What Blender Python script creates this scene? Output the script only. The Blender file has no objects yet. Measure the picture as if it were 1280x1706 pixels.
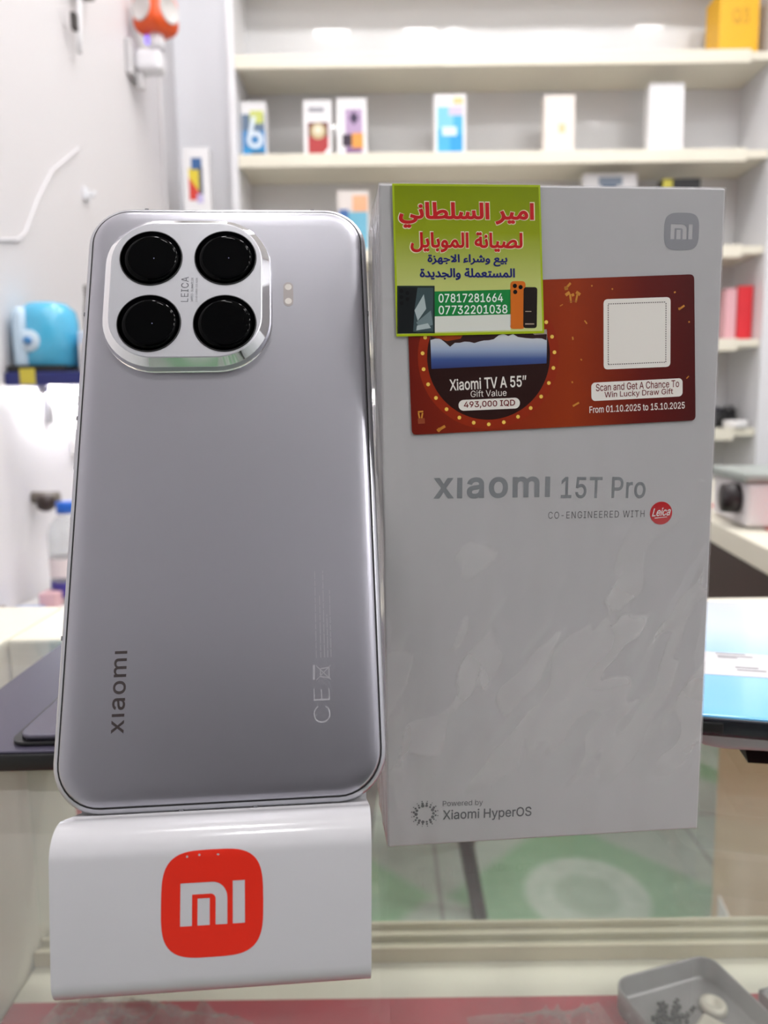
import bpy, bmesh, math, random
from math import pi, sin, cos, radians, sqrt, atan2
from mathutils import Vector, Matrix, noise
from mathutils.geometry import tessellate_polygon, delaunay_2d_cdt

C = bpy.context.collection
scn = bpy.context.scene
rnd = random.Random(7)

# ------------------------------------------------------------------ camera, world, exposure
G = 0.95                                   # height of the glass counter top
CAM = Vector((0.0, 0.0, G + 0.11963))
PITCH, ROLL = 0.1278, -0.013
fw = Vector((0, cos(PITCH), -sin(PITCH)))
rt = Vector((1, 0, 0))
up = rt.cross(fw)
rt2 = cos(ROLL) * rt + sin(ROLL) * up
up2 = -sin(ROLL) * rt + cos(ROLL) * up
cd = bpy.data.cameras.new('camera')
cam = bpy.data.objects.new('camera', cd)
C.objects.link(cam)
M = Matrix((rt2, up2, -fw)).transposed().to_4x4()
M.translation = CAM
cam.matrix_world = M
cd.sensor_fit = 'VERTICAL'
cd.sensor_height = 36.0
cd.sensor_width = 27.0
cd.lens = 1225.6446 / 1706 * 36.0
cd.clip_start = 0.01
cd.dof.use_dof = True
cd.dof.focus_distance = 0.187
cd.dof.aperture_fstop = cd.lens / 1.75
scn.camera = cam

w = bpy.data.worlds.new('world')
scn.world = w
w.use_nodes = True
w.node_tree.nodes['Background'].inputs[0].default_value = (0.9, 0.93, 1.0, 1)
w.node_tree.nodes['Background'].inputs[1].default_value = 0.3
vs = scn.view_settings
vs.view_transform = 'Standard'
vs.look = 'None'
vs.gamma = 1
vs.exposure = 0.0
LAMP_BACK, LAMP_MID, FILL_FRONT = 68.0, 80.0, 110.0
try:
    scn.cycles.max_bounces = 12
    scn.cycles.transparent_max_bounces = 24
    scn.cycles.caustics_reflective = False
    scn.cycles.caustics_refractive = False
except Exception:
    pass

# ------------------------------------------------------------------ materials
def lin(c):
    return tuple((x / 12.92 if x <= 0.04045 else ((x + 0.055) / 1.055) ** 2.4) for x in (v / 255 for v in c))

_m = {}
def mat(name, rgb=(200, 200, 200), rough=0.5, metal=0.0, coat=0.0, spec=0.5, emit=0.0, noise_amt=0.0, noise_scale=40, bump=0.0, trans=0.0, ior=1.5):
    if name in _m:
        return _m[name]
    m = bpy.data.materials.new(name)
    m.use_nodes = True
    nt = m.node_tree
    b = nt.nodes['Principled BSDF']
    col = lin(rgb) + (1,)
    b.inputs['Base Color'].default_value = col
    b.inputs['Roughness'].default_value = rough
    b.inputs['Metallic'].default_value = metal
    b.inputs['Coat Weight'].default_value = coat
    b.inputs['Coat Roughness'].default_value = 0.05
    b.inputs['Specular IOR Level'].default_value = spec
    b.inputs['IOR'].default_value = ior
    b.inputs['Transmission Weight'].default_value = trans
    if emit:
        b.inputs['Emission Color'].default_value = col
        b.inputs['Emission Strength'].default_value = emit
    tc = n = None
    if noise_amt or bump:
        tc = nt.nodes.new('ShaderNodeTexCoord')
        n = nt.nodes.new('ShaderNodeTexNoise')
        n.inputs['Scale'].default_value = noise_scale
        n.inputs['Detail'].default_value = 4
        nt.links.new(tc.outputs['Object'], n.inputs['Vector'])
    if noise_amt:
        mx = nt.nodes.new('ShaderNodeMix'); mx.data_type = 'RGBA'
        mx.inputs['A'].default_value = tuple(c * (1 - noise_amt) for c in col[:3]) + (1,)
        mx.inputs['B'].default_value = tuple(min(1, c * (1 + noise_amt)) for c in col[:3]) + (1,)
        nt.links.new(n.outputs['Fac'], mx.inputs['Factor'])
        nt.links.new(mx.outputs['Result'], b.inputs['Base Color'])
    if bump:
        bp = nt.nodes.new('ShaderNodeBump')
        bp.inputs['Strength'].default_value = bump
        bp.inputs['Distance'].default_value = 0.002
        nt.links.new(n.outputs['Fac'], bp.inputs['Height'])
        nt.links.new(bp.outputs['Normal'], b.inputs['Normal'])
    _m[name] = m
    return m

def mnode(nt, op, a, b=None, c=None):
    n = nt.nodes.new('ShaderNodeMath'); n.operation = op
    for i, v in enumerate((a, b, c)):
        if v is None: continue
        if isinstance(v, (int, float)): n.inputs[i].default_value = v
        else: nt.links.new(v, n.inputs[i])
    return n.outputs[0]

def film_mat(name, tint=(1, 1, 1), rough=0.03, f0=0.04, dust_veil=0.0, dust_veil_scale=30, dust_veil_rgb=(225, 225, 220)):
    """clear sheet: straight-through transmission plus Schlick reflection, a dusty diffuse veil"""
    if name in _m: return _m[name]
    m = bpy.data.materials.new(name); m.use_nodes = True
    nt = m.node_tree; nt.nodes.clear()
    out = nt.nodes.new('ShaderNodeOutputMaterial')
    tr = nt.nodes.new('ShaderNodeBsdfTransparent'); tr.inputs[0].default_value = tuple(tint) + (1,)
    gl = nt.nodes.new('ShaderNodeBsdfGlossy'); gl.inputs['Roughness'].default_value = rough
    ge = nt.nodes.new('ShaderNodeNewGeometry')
    dp = nt.nodes.new('ShaderNodeVectorMath'); dp.operation = 'DOT_PRODUCT'
    nt.links.new(ge.outputs['Incoming'], dp.inputs[0]); nt.links.new(ge.outputs['Normal'], dp.inputs[1])
    a = mnode(nt, 'ABSOLUTE', dp.outputs['Value'])
    o = mnode(nt, 'SUBTRACT', 1.0, a)
    p5 = mnode(nt, 'POWER', o, 5.0)
    F = mnode(nt, 'MULTIPLY_ADD', p5, 1 - f0, f0)
    mx = nt.nodes.new('ShaderNodeMixShader')
    nt.links.new(F, mx.inputs[0]); nt.links.new(tr.outputs[0], mx.inputs[1]); nt.links.new(gl.outputs[0], mx.inputs[2])
    last = mx
    if dust_veil:
        tc = nt.nodes.new('ShaderNodeTexCoord')
        n = nt.nodes.new('ShaderNodeTexNoise'); n.inputs['Scale'].default_value = dust_veil_scale; n.inputs['Detail'].default_value = 6
        nt.links.new(tc.outputs['Object'], n.inputs['Vector'])
        v = mnode(nt, 'MULTIPLY', n.outputs['Fac'], dust_veil * 2)
        df = nt.nodes.new('ShaderNodeBsdfDiffuse'); df.inputs[0].default_value = lin(dust_veil_rgb) + (1,)
        m2 = nt.nodes.new('ShaderNodeMixShader')
        nt.links.new(v, m2.inputs[0]); nt.links.new(mx.outputs[0], m2.inputs[1]); nt.links.new(df.outputs[0], m2.inputs[2])
        last = m2
    nt.links.new(last.outputs[0], out.inputs[0])
    _m[name] = m
    return m

def ramp_mat(name, axis, lo, hi, stops, rough=0.3, coat=0.0):
    """printed colour gradient along an object axis (metres)"""
    if name in _m: return _m[name]
    m = mat(name, (128, 128, 128), rough, coat=coat)
    nt = m.node_tree; b = nt.nodes['Principled BSDF']
    tc = nt.nodes.new('ShaderNodeTexCoord'); sx = nt.nodes.new('ShaderNodeSeparateXYZ')
    nt.links.new(tc.outputs['Object'], sx.inputs[0])
    mr = nt.nodes.new('ShaderNodeMapRange')
    mr.inputs['From Min'].default_value = lo; mr.inputs['From Max'].default_value = hi
    nt.links.new(sx.outputs['XYZ'.index(axis)], mr.inputs['Value'])
    cr = nt.nodes.new('ShaderNodeValToRGB')
    e = cr.color_ramp.elements
    while len(e) < len(stops): e.new(0.5)
    for i, (p, c) in enumerate(stops):
        e[i].position = p; e[i].color = lin(c) + (1,)
    nt.links.new(mr.outputs[0], cr.inputs[0])
    nt.links.new(cr.outputs[0], b.inputs['Base Color'])
    return m

WHITE = mat('white_paint', (236, 237, 242), 0.6, noise_amt=0.02, noise_scale=3)
CREAM = mat('cream_laminate', (226, 221, 205), 0.35, noise_amt=0.03, noise_scale=12)
BLACKP = mat('black_plastic', (14, 14, 16), 0.35)
RED_MAT = mat('red_felt', (170, 48, 62), 0.9, noise_amt=0.15, noise_scale=60)
WHITE_CARD = mat('white_card', (232, 230, 230), 0.5)
GREYP = mat('grey_plastic', (140, 140, 142), 0.45)
CLEAR = film_mat('counter_glass', (0.965, 0.982, 0.968), 0.005, 0.04, dust_veil=0.045, dust_veil_scale=26)  # dust level raised to paint the pale veil of reflected room light
PANE = film_mat('clear_pane', (0.97, 0.985, 0.975), 0.01, 0.03, dust_veil=0.01)

# ------------------------------------------------------------------ mesh helpers
class MB:
    def __init__(self): self.v = []; self.f = []; self.mi = []; self.sm = []
    def add(self, verts, faces, mi=0, smooth=False):
        b = len(self.v); self.v += [tuple(x) for x in verts]
        for f in faces:
            self.f.append([b + i for i in f]); self.mi.append(mi); self.sm.append(smooth)
        return self
    def bm(self, bm, mi=0, smooth=False):
        bm.verts.index_update()
        self.add([v.co for v in bm.verts], [[v.index for v in f.verts] for f in bm.faces], mi, smooth)
        bm.free(); return self
    def box(self, c, s, bev=0.0, mi=0, rot=None, seg=2):
        bm = bmesh.new()
        bmesh.ops.create_cube(bm, size=1)
        for v in bm.verts: v.co = Vector((v.co.x * s[0], v.co.y * s[1], v.co.z * s[2]))
        if bev: bmesh.ops.bevel(bm, geom=list(bm.edges), offset=bev, segments=seg, profile=0.5, affect='EDGES')
        mt = (rot.to_4x4() if rot else Matrix())
        for v in bm.verts: v.co = (mt @ v.co) + Vector(c)
        return self.bm(bm, mi, bool(bev) and seg > 2)
    def span(self, a, b, bev=0.0, mi=0):
        return self.box([(a[i] + b[i]) / 2 for i in range(3)], [abs(b[i] - a[i]) for i in range(3)], bev, mi)
    def tube(self, path, r, n=10, mi=0, caps=True):
        P = [Vector(p) for p in path]; rings = []
        for i, p in enumerate(P):
            t = (P[min(i + 1, len(P) - 1)] - P[max(i - 1, 0)]).normalized()
            a = t.orthogonal().normalized() if i == 0 else (lasta - t * lasta.dot(t)).normalized()
            lasta = a; b = t.cross(a)
            rr = r[i] if isinstance(r, (list, tuple)) else r
            rings.append([p + (a * cos(2 * pi * k / n) + b * sin(2 * pi * k / n)) * rr for k in range(n)])
        return self.loft(rings, mi, caps, True)
    def loft(self, rings, mi=0, caps=True, smooth=True, cap0=True, cap1=True):
        n = len(rings[0]); vs_ = [v for r in rings for v in r]; fs = []
        for j in range(len(rings) - 1):
            for k in range(n):
                fs.append([j * n + k, j * n + (k + 1) % n, (j + 1) * n + (k + 1) % n, (j + 1) * n + k])
        self.add(vs_, fs, mi, smooth)
        if caps:
            b = len(self.v) - len(vs_)
            for on, j in ((cap0, 0), (cap1, len(rings) - 1)):
                if on:
                    self.f.append([b + j * n + k for k in range(n)]); self.mi.append(mi); self.sm.append(False)
        return self
    def lathe(self, prof, c=(0, 0, 0), n=32, mi=0, rot=None, caps=True):
        mt = rot if rot else Matrix.Identity(3)
        rings = [[mt @ Vector((r * cos(2 * pi * k / n), r * sin(2 * pi * k / n), z)) + Vector(c) for k in range(n)] for r, z in prof]
        return self.loft(rings, mi, caps, True)
    def flat(self, loops, mp, mi=0):
        """filled 2D loops (holes by even-odd); mp maps (u, v) to 3D"""
        L = [[Vector((u, v, 0)) for u, v in l] for l in loops]
        tri = tessellate_polygon(L)
        pts = [p for l in loops for p in l]
        self.add([mp(u, v) for u, v in pts], [list(t) for t in tri], mi)
        return self
    def prism(self, loop, mp, d0, d1, mi=0):
        """extrude a 2D loop between two depths; mp(u, v, d)"""
        n = len(loop)
        self.add([mp(u, v, d0) for u, v in loop] + [mp(u, v, d1) for u, v in loop],
                 [[k, (k + 1) % n, n + (k + 1) % n, n + k] for k in range(n)] + [list(range(n)), list(range(2 * n - 1, n - 1, -1))], mi)
        return self
    def build(self, name, mats, parent=None, recalc=True):
        me = bpy.data.meshes.new(name)
        me.from_pydata(self.v, [], self.f)
        for m in (mats if isinstance(mats, (list, tuple)) else [mats]): me.materials.append(m)
        me.polygons.foreach_set('material_index', self.mi)
        me.polygons.foreach_set('use_smooth', self.sm)
        if recalc:
            bm = bmesh.new(); bm.from_mesh(me)
            bmesh.ops.recalc_face_normals(bm, faces=bm.faces)
            bm.to_mesh(me); bm.free()
        me.update()
        o = bpy.data.objects.new(name, me); C.objects.link(o)
        if parent: o.parent = parent
        return o

def tag(o, label, cat, group=None, kind=None):
    o['label'] = label; o['category'] = cat
    if group: o['group'] = group
    if kind: o['kind'] = kind
    return o
def thing(name, label, cat, loc=(0, 0, 0), rotz=0, group=None, mat3=None):
    o = bpy.data.objects.new(name, None); C.objects.link(o)
    o.empty_display_size = 0.02
    if mat3 is not None:
        m4 = mat3.to_4x4(); m4.translation = Vector(loc); o.matrix_world = m4
    else:
        o.location = loc; o.rotation_euler = (0, 0, rotz)
    return tag(o, label, cat, group)
def struct(name, mb, m):
    o = mb.build(name, m); o['kind'] = 'structure'; return o
def copy_tree(o, parent=None):
    c = o.copy(); C.objects.link(c)
    if parent: c.parent = parent
    for ch in list(o.children): copy_tree(ch, c)
    return c

def rrect(x0, y0, x1, y1, r, n=8):
    pts = []
    for cx, cy, a0 in ((x1 - r, y1 - r, 0), (x0 + r, y1 - r, pi / 2), (x0 + r, y0 + r, pi), (x1 - r, y0 + r, 1.5 * pi)):
        for k in range(n + 1):
            a = a0 + pi / 2 * k / n
            pts.append((cx + r * cos(a), cy + r * sin(a)))
    return pts
def circ(cx, cy, r, n=32):
    return [(cx + r * cos(2 * pi * k / n), cy + r * sin(2 * pi * k / n)) for k in range(n)]
def squircle(cx, cy, rx, ry, p=3.6, n=72):
    out = []
    for k in range(n):
        a = 2 * pi * k / n; c, s = cos(a), sin(a)
        out.append((cx + rx * math.copysign(abs(c) ** (2 / p), c), cy + ry * math.copysign(abs(s) ** (2 / p), s)))
    return out
def turn(loops, ang, c):
    ca, sa = cos(ang), sin(ang)
    return [[(c[0] + (u - c[0]) * ca - (v - c[1]) * sa, c[1] + (u - c[0]) * sa + (v - c[1]) * ca) for u, v in l] for l in loops]

try:                                        # Blender's own bundled Inter, if present
    import os
    SANS = bpy.data.fonts.load(os.path.join(bpy.utils.system_resource('DATAFILES'), 'fonts', 'Inter.woff2'))
except Exception:
    SANS = None
def area2(l): return sum(l[i - 1][0] * l[i][1] - l[i][0] * l[i - 1][1] for i in range(len(l)))
def winding(p, loops):
    w_ = 0
    for l in loops:
        for i in range(len(l)):
            (x0, y0), (x1, y1) = l[i - 1], l[i]
            if y0 <= p[1]:
                if y1 > p[1] and (x1 - x0) * (p[1] - y0) - (p[0] - x0) * (y1 - y0) > 0: w_ += 1
            elif y1 <= p[1] and (x1 - x0) * (p[1] - y0) - (p[0] - x0) * (y1 - y0) < 0: w_ -= 1
    return w_
def thicken(l, d):
    n = len(l); out = []
    for i in range(n):
        a, b, c = Vector(l[i - 1]), Vector(l[i]), Vector(l[(i + 1) % n])
        t0, t1 = (b - a), (c - b)
        if t0.length < 1e-7 or t1.length < 1e-7: out.append(l[i]); continue
        t0.normalize(); t1.normalize()
        n0, n1 = Vector((t0.y, -t0.x)), Vector((t1.y, -t1.x))
        m = n0 + n1
        if m.length < .3: m = n0
        else: m = m.normalized() / max(.5, m.normalized().dot(n0))
        out.append((b.x + m.x * d, b.y + m.y * d))
    return out
def text2d(s, bold=0.0, spacing=1.0):
    """letter outlines filled by winding number, so overlapping strokes stay solid; bold in em"""
    c = bpy.data.curves.new('t', 'FONT'); c.body = s; c.space_character = spacing
    c.resolution_u = 6; c.fill_mode = 'NONE'
    if SANS and all(ord(ch) < 0x2100 for ch in s): c.font = SANS
    o = bpy.data.objects.new('t', c); C.objects.link(o)
    bpy.context.view_layer.update()
    ev = o.evaluated_get(bpy.context.evaluated_depsgraph_get())
    me = ev.to_mesh()
    V = [(v.co.x, v.co.y) for v in me.vertices]
    E_ = [tuple(e.vertices) for e in me.edges]
    ev.to_mesh_clear()
    bpy.data.objects.remove(o); bpy.data.curves.remove(c)
    nb = {}
    for a, b in E_: nb.setdefault(a, []).append(b); nb.setdefault(b, []).append(a)
    seen = set(); loops = []
    for v in range(len(V)):
        if v in seen or v not in nb: continue
        L_ = [v]; seen.add(v); cur = v
        while True:
            nx = [x for x in nb[cur] if x not in seen]
            if not nx: break
            cur = min(nx) if len(L_) == 1 else nx[0]; seen.add(cur); L_.append(cur)
        if len(L_) > 2: loops.append([V[i] for i in L_])
    if not loops: return [], []
    big = max(loops, key=lambda l: abs(area2(l)))
    if area2(big) < 0: loops = [l[::-1] for l in loops]
    if bold: loops = [thicken(l, bold) for l in loops]
    # letter by letter (loops that overlap in x), to keep the triangulations small
    loops.sort(key=lambda l: min(p[0] for p in l))
    groups, hi = [], -1e9
    for l in loops:
        if min(p[0] for p in l) > hi or not groups: groups.append([])
        groups[-1].append(l); hi = max(hi, max(p[0] for p in l))
    V, F = [], []
    for grp in groups:
        pts = []; eds = []
        for l in grp:
            b0 = len(pts); pts += [Vector(p) for p in l]
            eds += [(b0 + i, b0 + (i + 1) % len(l)) for i in range(len(l))]
        res_ = delaunay_2d_cdt(pts, eds, [], 0, 1e-6)
        b0 = len(V); V += [(p.x, p.y) for p in res_[0]]
        for t in res_[2]:
            q = [res_[0][i] for i in t]
            if winding((sum(p.x for p in q) / 3, sum(p.y for p in q) / 3), grp): F.append([b0 + i for i in t])
    return V, F
def put_text(mb, s, bbox, mp, mi=0, bold=0.0, ang=0.0, rot90=False, spacing=1.0, keep=False, ref=None):
    """fit lettering into bbox = (u0, v0, u1, v1); rot90 reads upwards"""
    V, F = text2d(s, bold, spacing)
    if not V: return
    x0 = min(v[0] for v in V); x1 = max(v[0] for v in V); y0 = min(v[1] for v in V); y1 = max(v[1] for v in V)
    u0, v0, u1, v1 = bbox
    cx, cy = (u0 + u1) / 2, (v0 + v1) / 2
    out = []
    for x, y in V:
        a = (x - x0) / (x1 - x0); b = (y - y0) / (y1 - y0)
        if rot90: u = u1 - b * (u1 - u0); v = v0 + a * (v1 - v0)
        else: u = u0 + a * (u1 - u0); v = v0 + b * (v1 - v0)
        if ang:
            du, dv = u - cx, v - cy
            u = cx + du * cos(ang) - dv * sin(ang); v = cy + du * sin(ang) + dv * cos(ang)
        out.append(mp(u, v))
    mb.add(out, F, mi)

def ar(s):
    """joined Arabic letter forms in left-to-right drawing order"""
    four = {'ب': 0xFE8F, 'ت': 0xFE95, 'ج': 0xFE9D, 'س': 0xFEB1, 'ش': 0xFEB5, 'ص': 0xFEB9, 'ط': 0xFEC1, 'ع': 0xFEC9,
            'ل': 0xFEDD, 'م': 0xFEE1, 'ن': 0xFEE5, 'ه': 0xFEE9, 'ي': 0xFEF1, 'LA': 0}
    two = {'ا': 0xFE8D, 'ة': 0xFE93, 'د': 0xFEA9, 'ر': 0xFEAD, 'ز': 0xFEAF, 'و': 0xFEED, '@': 0xFEFB}
    out = []
    s = s.replace('لا', '@')
    for i, ch in enumerate(s):
        prev = i > 0 and s[i - 1] in four
        nxt = i + 1 < len(s) and (s[i + 1] in four or s[i + 1] in two)
        if ch in four: out.append(chr(four[ch] + (3 if prev and nxt else 1 if prev else 2 if nxt else 0)))
        elif ch in two: out.append(chr(two[ch] + (1 if prev else 0)))
        elif ch == 'ء': out.append('\uFE80')
        else: out.append(ch)
    return ''.join(reversed(out))

def mi_letters():
    """the two letter shapes in a unit square, v up"""
    l, r_, t, b, s = .187, .647, .695, .295, .115
    R_, r2 = .15, .05
    m = [(l, b), (l, t)] + [(r_ - R_ + R_ * sin(a), t - R_ + R_ * cos(a)) for a in [pi / 2 * k / 8 for k in range(9)]]
    m += [(r_, b), (r_ - s, b)] + [(r_ - s - r2 + r2 * cos(a), t - s * .95 - r2 + r2 * sin(a)) for a in [pi / 2 * k / 6 for k in range(7)]]
    m += [(l + s, t - s * .95), (l + s, b)]
    bar = [(.355, b), (.355, .545), (.475, .545), (.475, b)]
    i = [(.70, b), (.70, t), (.82, t), (.82, b)]
    return [m, bar, i]
def mi_emblem(mb, u0, v0, u1, v1, mp, mi=0, extra=()):
    mpn = lambda l: [(u0 + a * (u1 - u0), v0 + b * (v1 - v0)) for a, b in l]
    loops = [squircle((u0 + u1) / 2, (v0 + v1) / 2, (u1 - u0) / 2, (v1 - v0) / 2)] + [mpn(l) for l in mi_letters()] + [mpn(l) for l in extra]
    mb.flat(loops, mp, mi)

mm = 0.001

# ------------------------------------------------------------------ setting
XL, XR, YF, YB, ZC = -0.69, 1.95, -2.2, 2.62, 2.9
T = 0.1
def floor_material():
    m = mat('floor_tiles', (170, 182, 170), 0.3)
    nt = m.node_tree; b = nt.nodes['Principled BSDF']
    tc = nt.nodes.new('ShaderNodeTexCoord'); sx = nt.nodes.new('ShaderNodeSeparateXYZ')
    nt.links.new(tc.outputs['Object'], sx.inputs[0])
    S_ = 0.66
    def cell(o, c0): 
        a = mnode(nt, 'ADD', o, -c0 + S_ / 2 + S_ * 20)
        return mnode(nt, 'SUBTRACT', mnode(nt, 'MODULO', a, S_), S_ / 2)
    x = cell(sx.outputs[0], 0.445); y = cell(sx.outputs[1], 1.53)
    r = mnode(nt, 'SQRT', mnode(nt, 'ADD', mnode(nt, 'MULTIPLY', x, x), mnode(nt, 'MULTIPLY', y, y)))
    dia = mnode(nt, 'ADD', mnode(nt, 'ABSOLUTE', x), mnode(nt, 'ABSOLUTE', y))
    nz = nt.nodes.new('ShaderNodeTexNoise'); nz.inputs['Scale'].default_value = 22; nz.inputs['Detail'].default_value = 6
    nt.links.new(tc.outputs['Object'], nz.inputs['Vector'])
    def mixc(fac, A, B_):
        mx = nt.nodes.new('ShaderNodeMix'); mx.data_type = 'RGBA'
        nt.links.new(fac, mx.inputs['Factor'])
        for k, v in (('A', A), ('B', B_)):
            if isinstance(v, tuple): mx.inputs[k].default_value = lin(v) + (1,)
            else: nt.links.new(v, mx.inputs[k])
        return mx.outputs['Result']
    def step(v, lo, hi):
        mr = nt.nodes.new('ShaderNodeMapRange'); mr.interpolation_type = 'SMOOTHSTEP'
        mr.inputs['From Min'].default_value = lo; mr.inputs['From Max'].default_value = hi
        nt.links.new(v, mr.inputs['Value']); return mr.outputs[0]
    base = mixc(nz.outputs['Fac'], (160, 172, 160), (190, 196, 186))
    green = mixc(nz.outputs['Fac'], (122, 165, 128), (150, 185, 150))
    c1 = mixc(step(dia, 0.34, 0.29), base, green)
    spk = mixc(nz.outputs['Fac'], (158, 180, 158), (215, 220, 212))
    c2 = mixc(step(r, 0.15, 0.125), c1, spk)
    c3 = mixc(step(r, 0.085, 0.06), c2, mixc(nz.outputs['Fac'], (150, 172, 150), (182, 196, 180)))
    g = mnode(nt, 'MAXIMUM', mnode(nt, 'ABSOLUTE', x), mnode(nt, 'ABSOLUTE', y))
    c4 = mixc(step(g, S_ / 2 - .006, S_ / 2 - .003), c3, (140, 142, 136))
    nt.links.new(c4, b.inputs['Base Color'])
    return m
struct('floor', MB().span((XL - T, YF - T, -0.1), (XR + T, YB + T, 0)), floor_material())
struct('ceiling', MB().span((XL - T, YF - T, ZC), (XR + T, YB + T, ZC + 0.1)), mat('ceiling_paint', (232, 231, 230), 0.7, noise_amt=0.02, noise_scale=2))
struct('wall_left', MB().span((XL - T, YF - T, 0), (XL, YB, ZC)), mat('left_wall_panel', (222, 219, 221), 0.45, noise_amt=0.02, noise_scale=2))
struct('wall_back', MB().span((XL - T, YB, 0), (XR + T, YB + T, ZC)), WHITE)
struct('wall_right', MB().span((XR, YF - T, 0), (XR + T, YB, ZC)), WHITE)
struct('wall_front', MB().span((XL, YF - T, 0), (XR, YF, ZC)), mat('front_wall_paint', (232, 231, 234), 0.6, noise_amt=0.02, noise_scale=2))
struct('dark_reflection_panel_1', MB().span((XL + .002, YF + .001, 0), (XR - .002, YF + .05, 2.15), .002), mat('reflection_panel_dark', (26, 21, 24), 0.6, noise_amt=0.1, noise_scale=2))  # added unseen dark panel, darkens what the phone's lower back reflects
struct('trim_1', MB().span((XL, 2.45, 0), (XL + 0.012, 2.62, ZC), 0.003), mat('trim_paint', (214, 212, 214), 0.5))
LAMPS = {'rear': mat('lamp_back_row', (255, 253, 252), 0.5, emit=LAMP_BACK), 'mid': mat('lamp_mid_row', (255, 253, 252), 0.5, emit=LAMP_MID), 'over_fill': mat('fill_counter_row', (255, 253, 252), 0.5, emit=62), 'front': mat('fill_front_row', (255, 253, 252), 0.5, emit=FILL_FRONT)}  # front and counter rows are unseen fill lamps added to brighten phone and box
for (x, y, row) in ((-0.22, 1.45, 'rear'), (0.20, 1.48, 'rear'), (0.37, 1.52, 'rear'), (0.77, 1.55, 'rear'), (0.87, 1.54, 'rear'), (1.29, 1.50, 'rear'),
                    (0.84, 0.45, 'mid'), (0.38, 0.62, 'mid'), (-0.3, 0.35, 'mid'), (1.35, 0.4, 'mid'),
                    (-0.42, 2.0, 'rear'), (1.30, -1.20, 'front'), (1.72, -1.9, 'front'), (1.75, -1.20, 'front'), (1.4, -.55, 'front'), (-0.15, -.45, 'over_fill'), (0.45, -.42, 'over_fill')):  # first lamp here is added too, to brighten the back wall strip
    t = thing('downlight_or_fill', 'round white LED downlight flush in the ceiling, some of them added fill', 'ceiling lamp', (x, y, ZC), 0, 'LED downlights in the ceiling')
    MB().lathe([(0.098, 0), (0.098, -0.006), (0.085, -0.010), (0.083, -0.006), (0.083, 0)], caps=False).build('trim_ring', WHITE, t)
    MB().lathe([(0.083, -0.003), (0.083, -0.0055), (0.04, -0.0065), (0.0005, -0.0065)], caps=True).build('diffuser', LAMPS[row], t)

# ------------------------------------------------------------------ display counter (glass top, open sliding back)
ctr = thing('display_counter', 'cream display counter with a clear glass top and sliding glass back', 'counter', (0.3, 0.05, 0))
def L(x, y, z): return (x - 0.3, y - 0.05, z)
CX0, CX1, GX0, GX1, GY0, GY1, RY1 = -0.50, 1.15, -0.21, 0.95, 0.04, 0.395, 0.47
MB().span(L(CX0, 0.045, 0), L(CX1, 0.4215, 0.735), 0.002).build('base_cabinet', CREAM, ctr)
MB().span(L(GX0, 0.045, 0.7355), L(GX1, 0.4218, 0.75), 0.001).build('case_floor', CREAM, ctr)
tr = MB()
tr.span(L(GX0, 0.397, 0.7505), L(GX1, 0.421, 0.756))
for yy in (0.397, 0.4075, 0.418):
    tr.span(L(GX0, yy, 0.7555), L(GX1, yy + 0.003, 0.7595), 0.0006)
tr.build('sliding_track', mat('track_metal', (206, 196, 170), 0.45), ctr)
MB().span(L(GX0 + .002, 0.402, 0.7565), L(0.42, 0.4055, 0.919)).build('sliding_door', PANE, ctr)
MB().span(L(0.385, 0.4125, 0.7565), L(GX1 - .002, 0.416, 0.919)).build('sliding_door', PANE, ctr)
MB().span(L(GX0, GY1 + .001, 0.92), L(GX1, RY1, G), 0.002).build('top_rail', CREAM, ctr)
MB().span(L(CX0, 0.045, 0.7352), L(GX0 - .001, RY1, G), 0.002).build('end_panel', CREAM, ctr)
MB().span(L(GX1 + .001, 0.045, 0.7352), L(CX1, RY1, G), 0.002).build('end_panel', CREAM, ctr)
MB().span(L(GX0, GY0 - .03, G - 0.008), L(GX1, GY1, G), 0.0006).build('glass_top', [CLEAR], ctr)
MB().span(L(GX0, 0.046, 0.7505), L(GX1, 0.051, G - 0.0085)).build('front_glass', PANE, ctr)
tag(MB().span((GX0 + .002, 0.053, 0.7502), (GX1 - .002, 0.368, 0.7522)).build('shelf_liner', RED_MAT), 'flat red liner lying on the floor of the glass display case', 'liner')

# ------------------------------------------------------------------ main phone
Mp = Matrix.Rotation(.0745, 3, 'Z') @ Matrix.Rotation(-.0025, 3, 'Y') @ Matrix.Rotation(-.39, 3, 'X')
Op = Vector((-.0386877, .1627566, G + .0291598))
PW, PL, PR = 77.9, 161.8, 11.8
def ring(inset, y, Wd=PW, Ln=PL, R_=PR, n=10, dz=0):
    return [Vector((u * mm, y * mm, v * mm)) for u, v in rrect(-Wd / 2 + inset, inset, Wd / 2 - inset, Ln - inset, max(R_ - inset, .5), n)]
FRAME = mat('phone_frame_metal', (186, 186, 192), 0.3, metal=0.85)
BACK = mat('phone_back_satin', (172, 171, 179), 0.33, metal=0.97)
CHROME = mat('chrome', (235, 235, 238), 0.06, metal=1.0)
ISLAND = mat('island_satin', (192, 192, 198), 0.36, metal=0.55)
LENSB = mat('lens_glass', (3, 3, 4), 0.03, ior=1.16)
SEAM = mat('seam_black', (18, 18, 20), 0.6)
PRINT_D = mat('dark_print', (70, 62, 62), 0.2, metal=0.3)
ph = thing('smartphone', 'silver grey smartphone, back facing out, propped on the white stand', 'smartphone', Op, mat3=Mp)
fr = MB()
prof = [(1.35, -3.15), (.55, -2.9), (.15, -2.3), (0, -1.4), (0, 1.4), (.15, 2.3), (.55, 2.9), (1.35, 3.2)]
fr.loft([ring(i, y) for i, y in prof], caps=True, smooth=True)
frame = fr.build('frame', FRAME, ph)
bk = MB()
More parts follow.
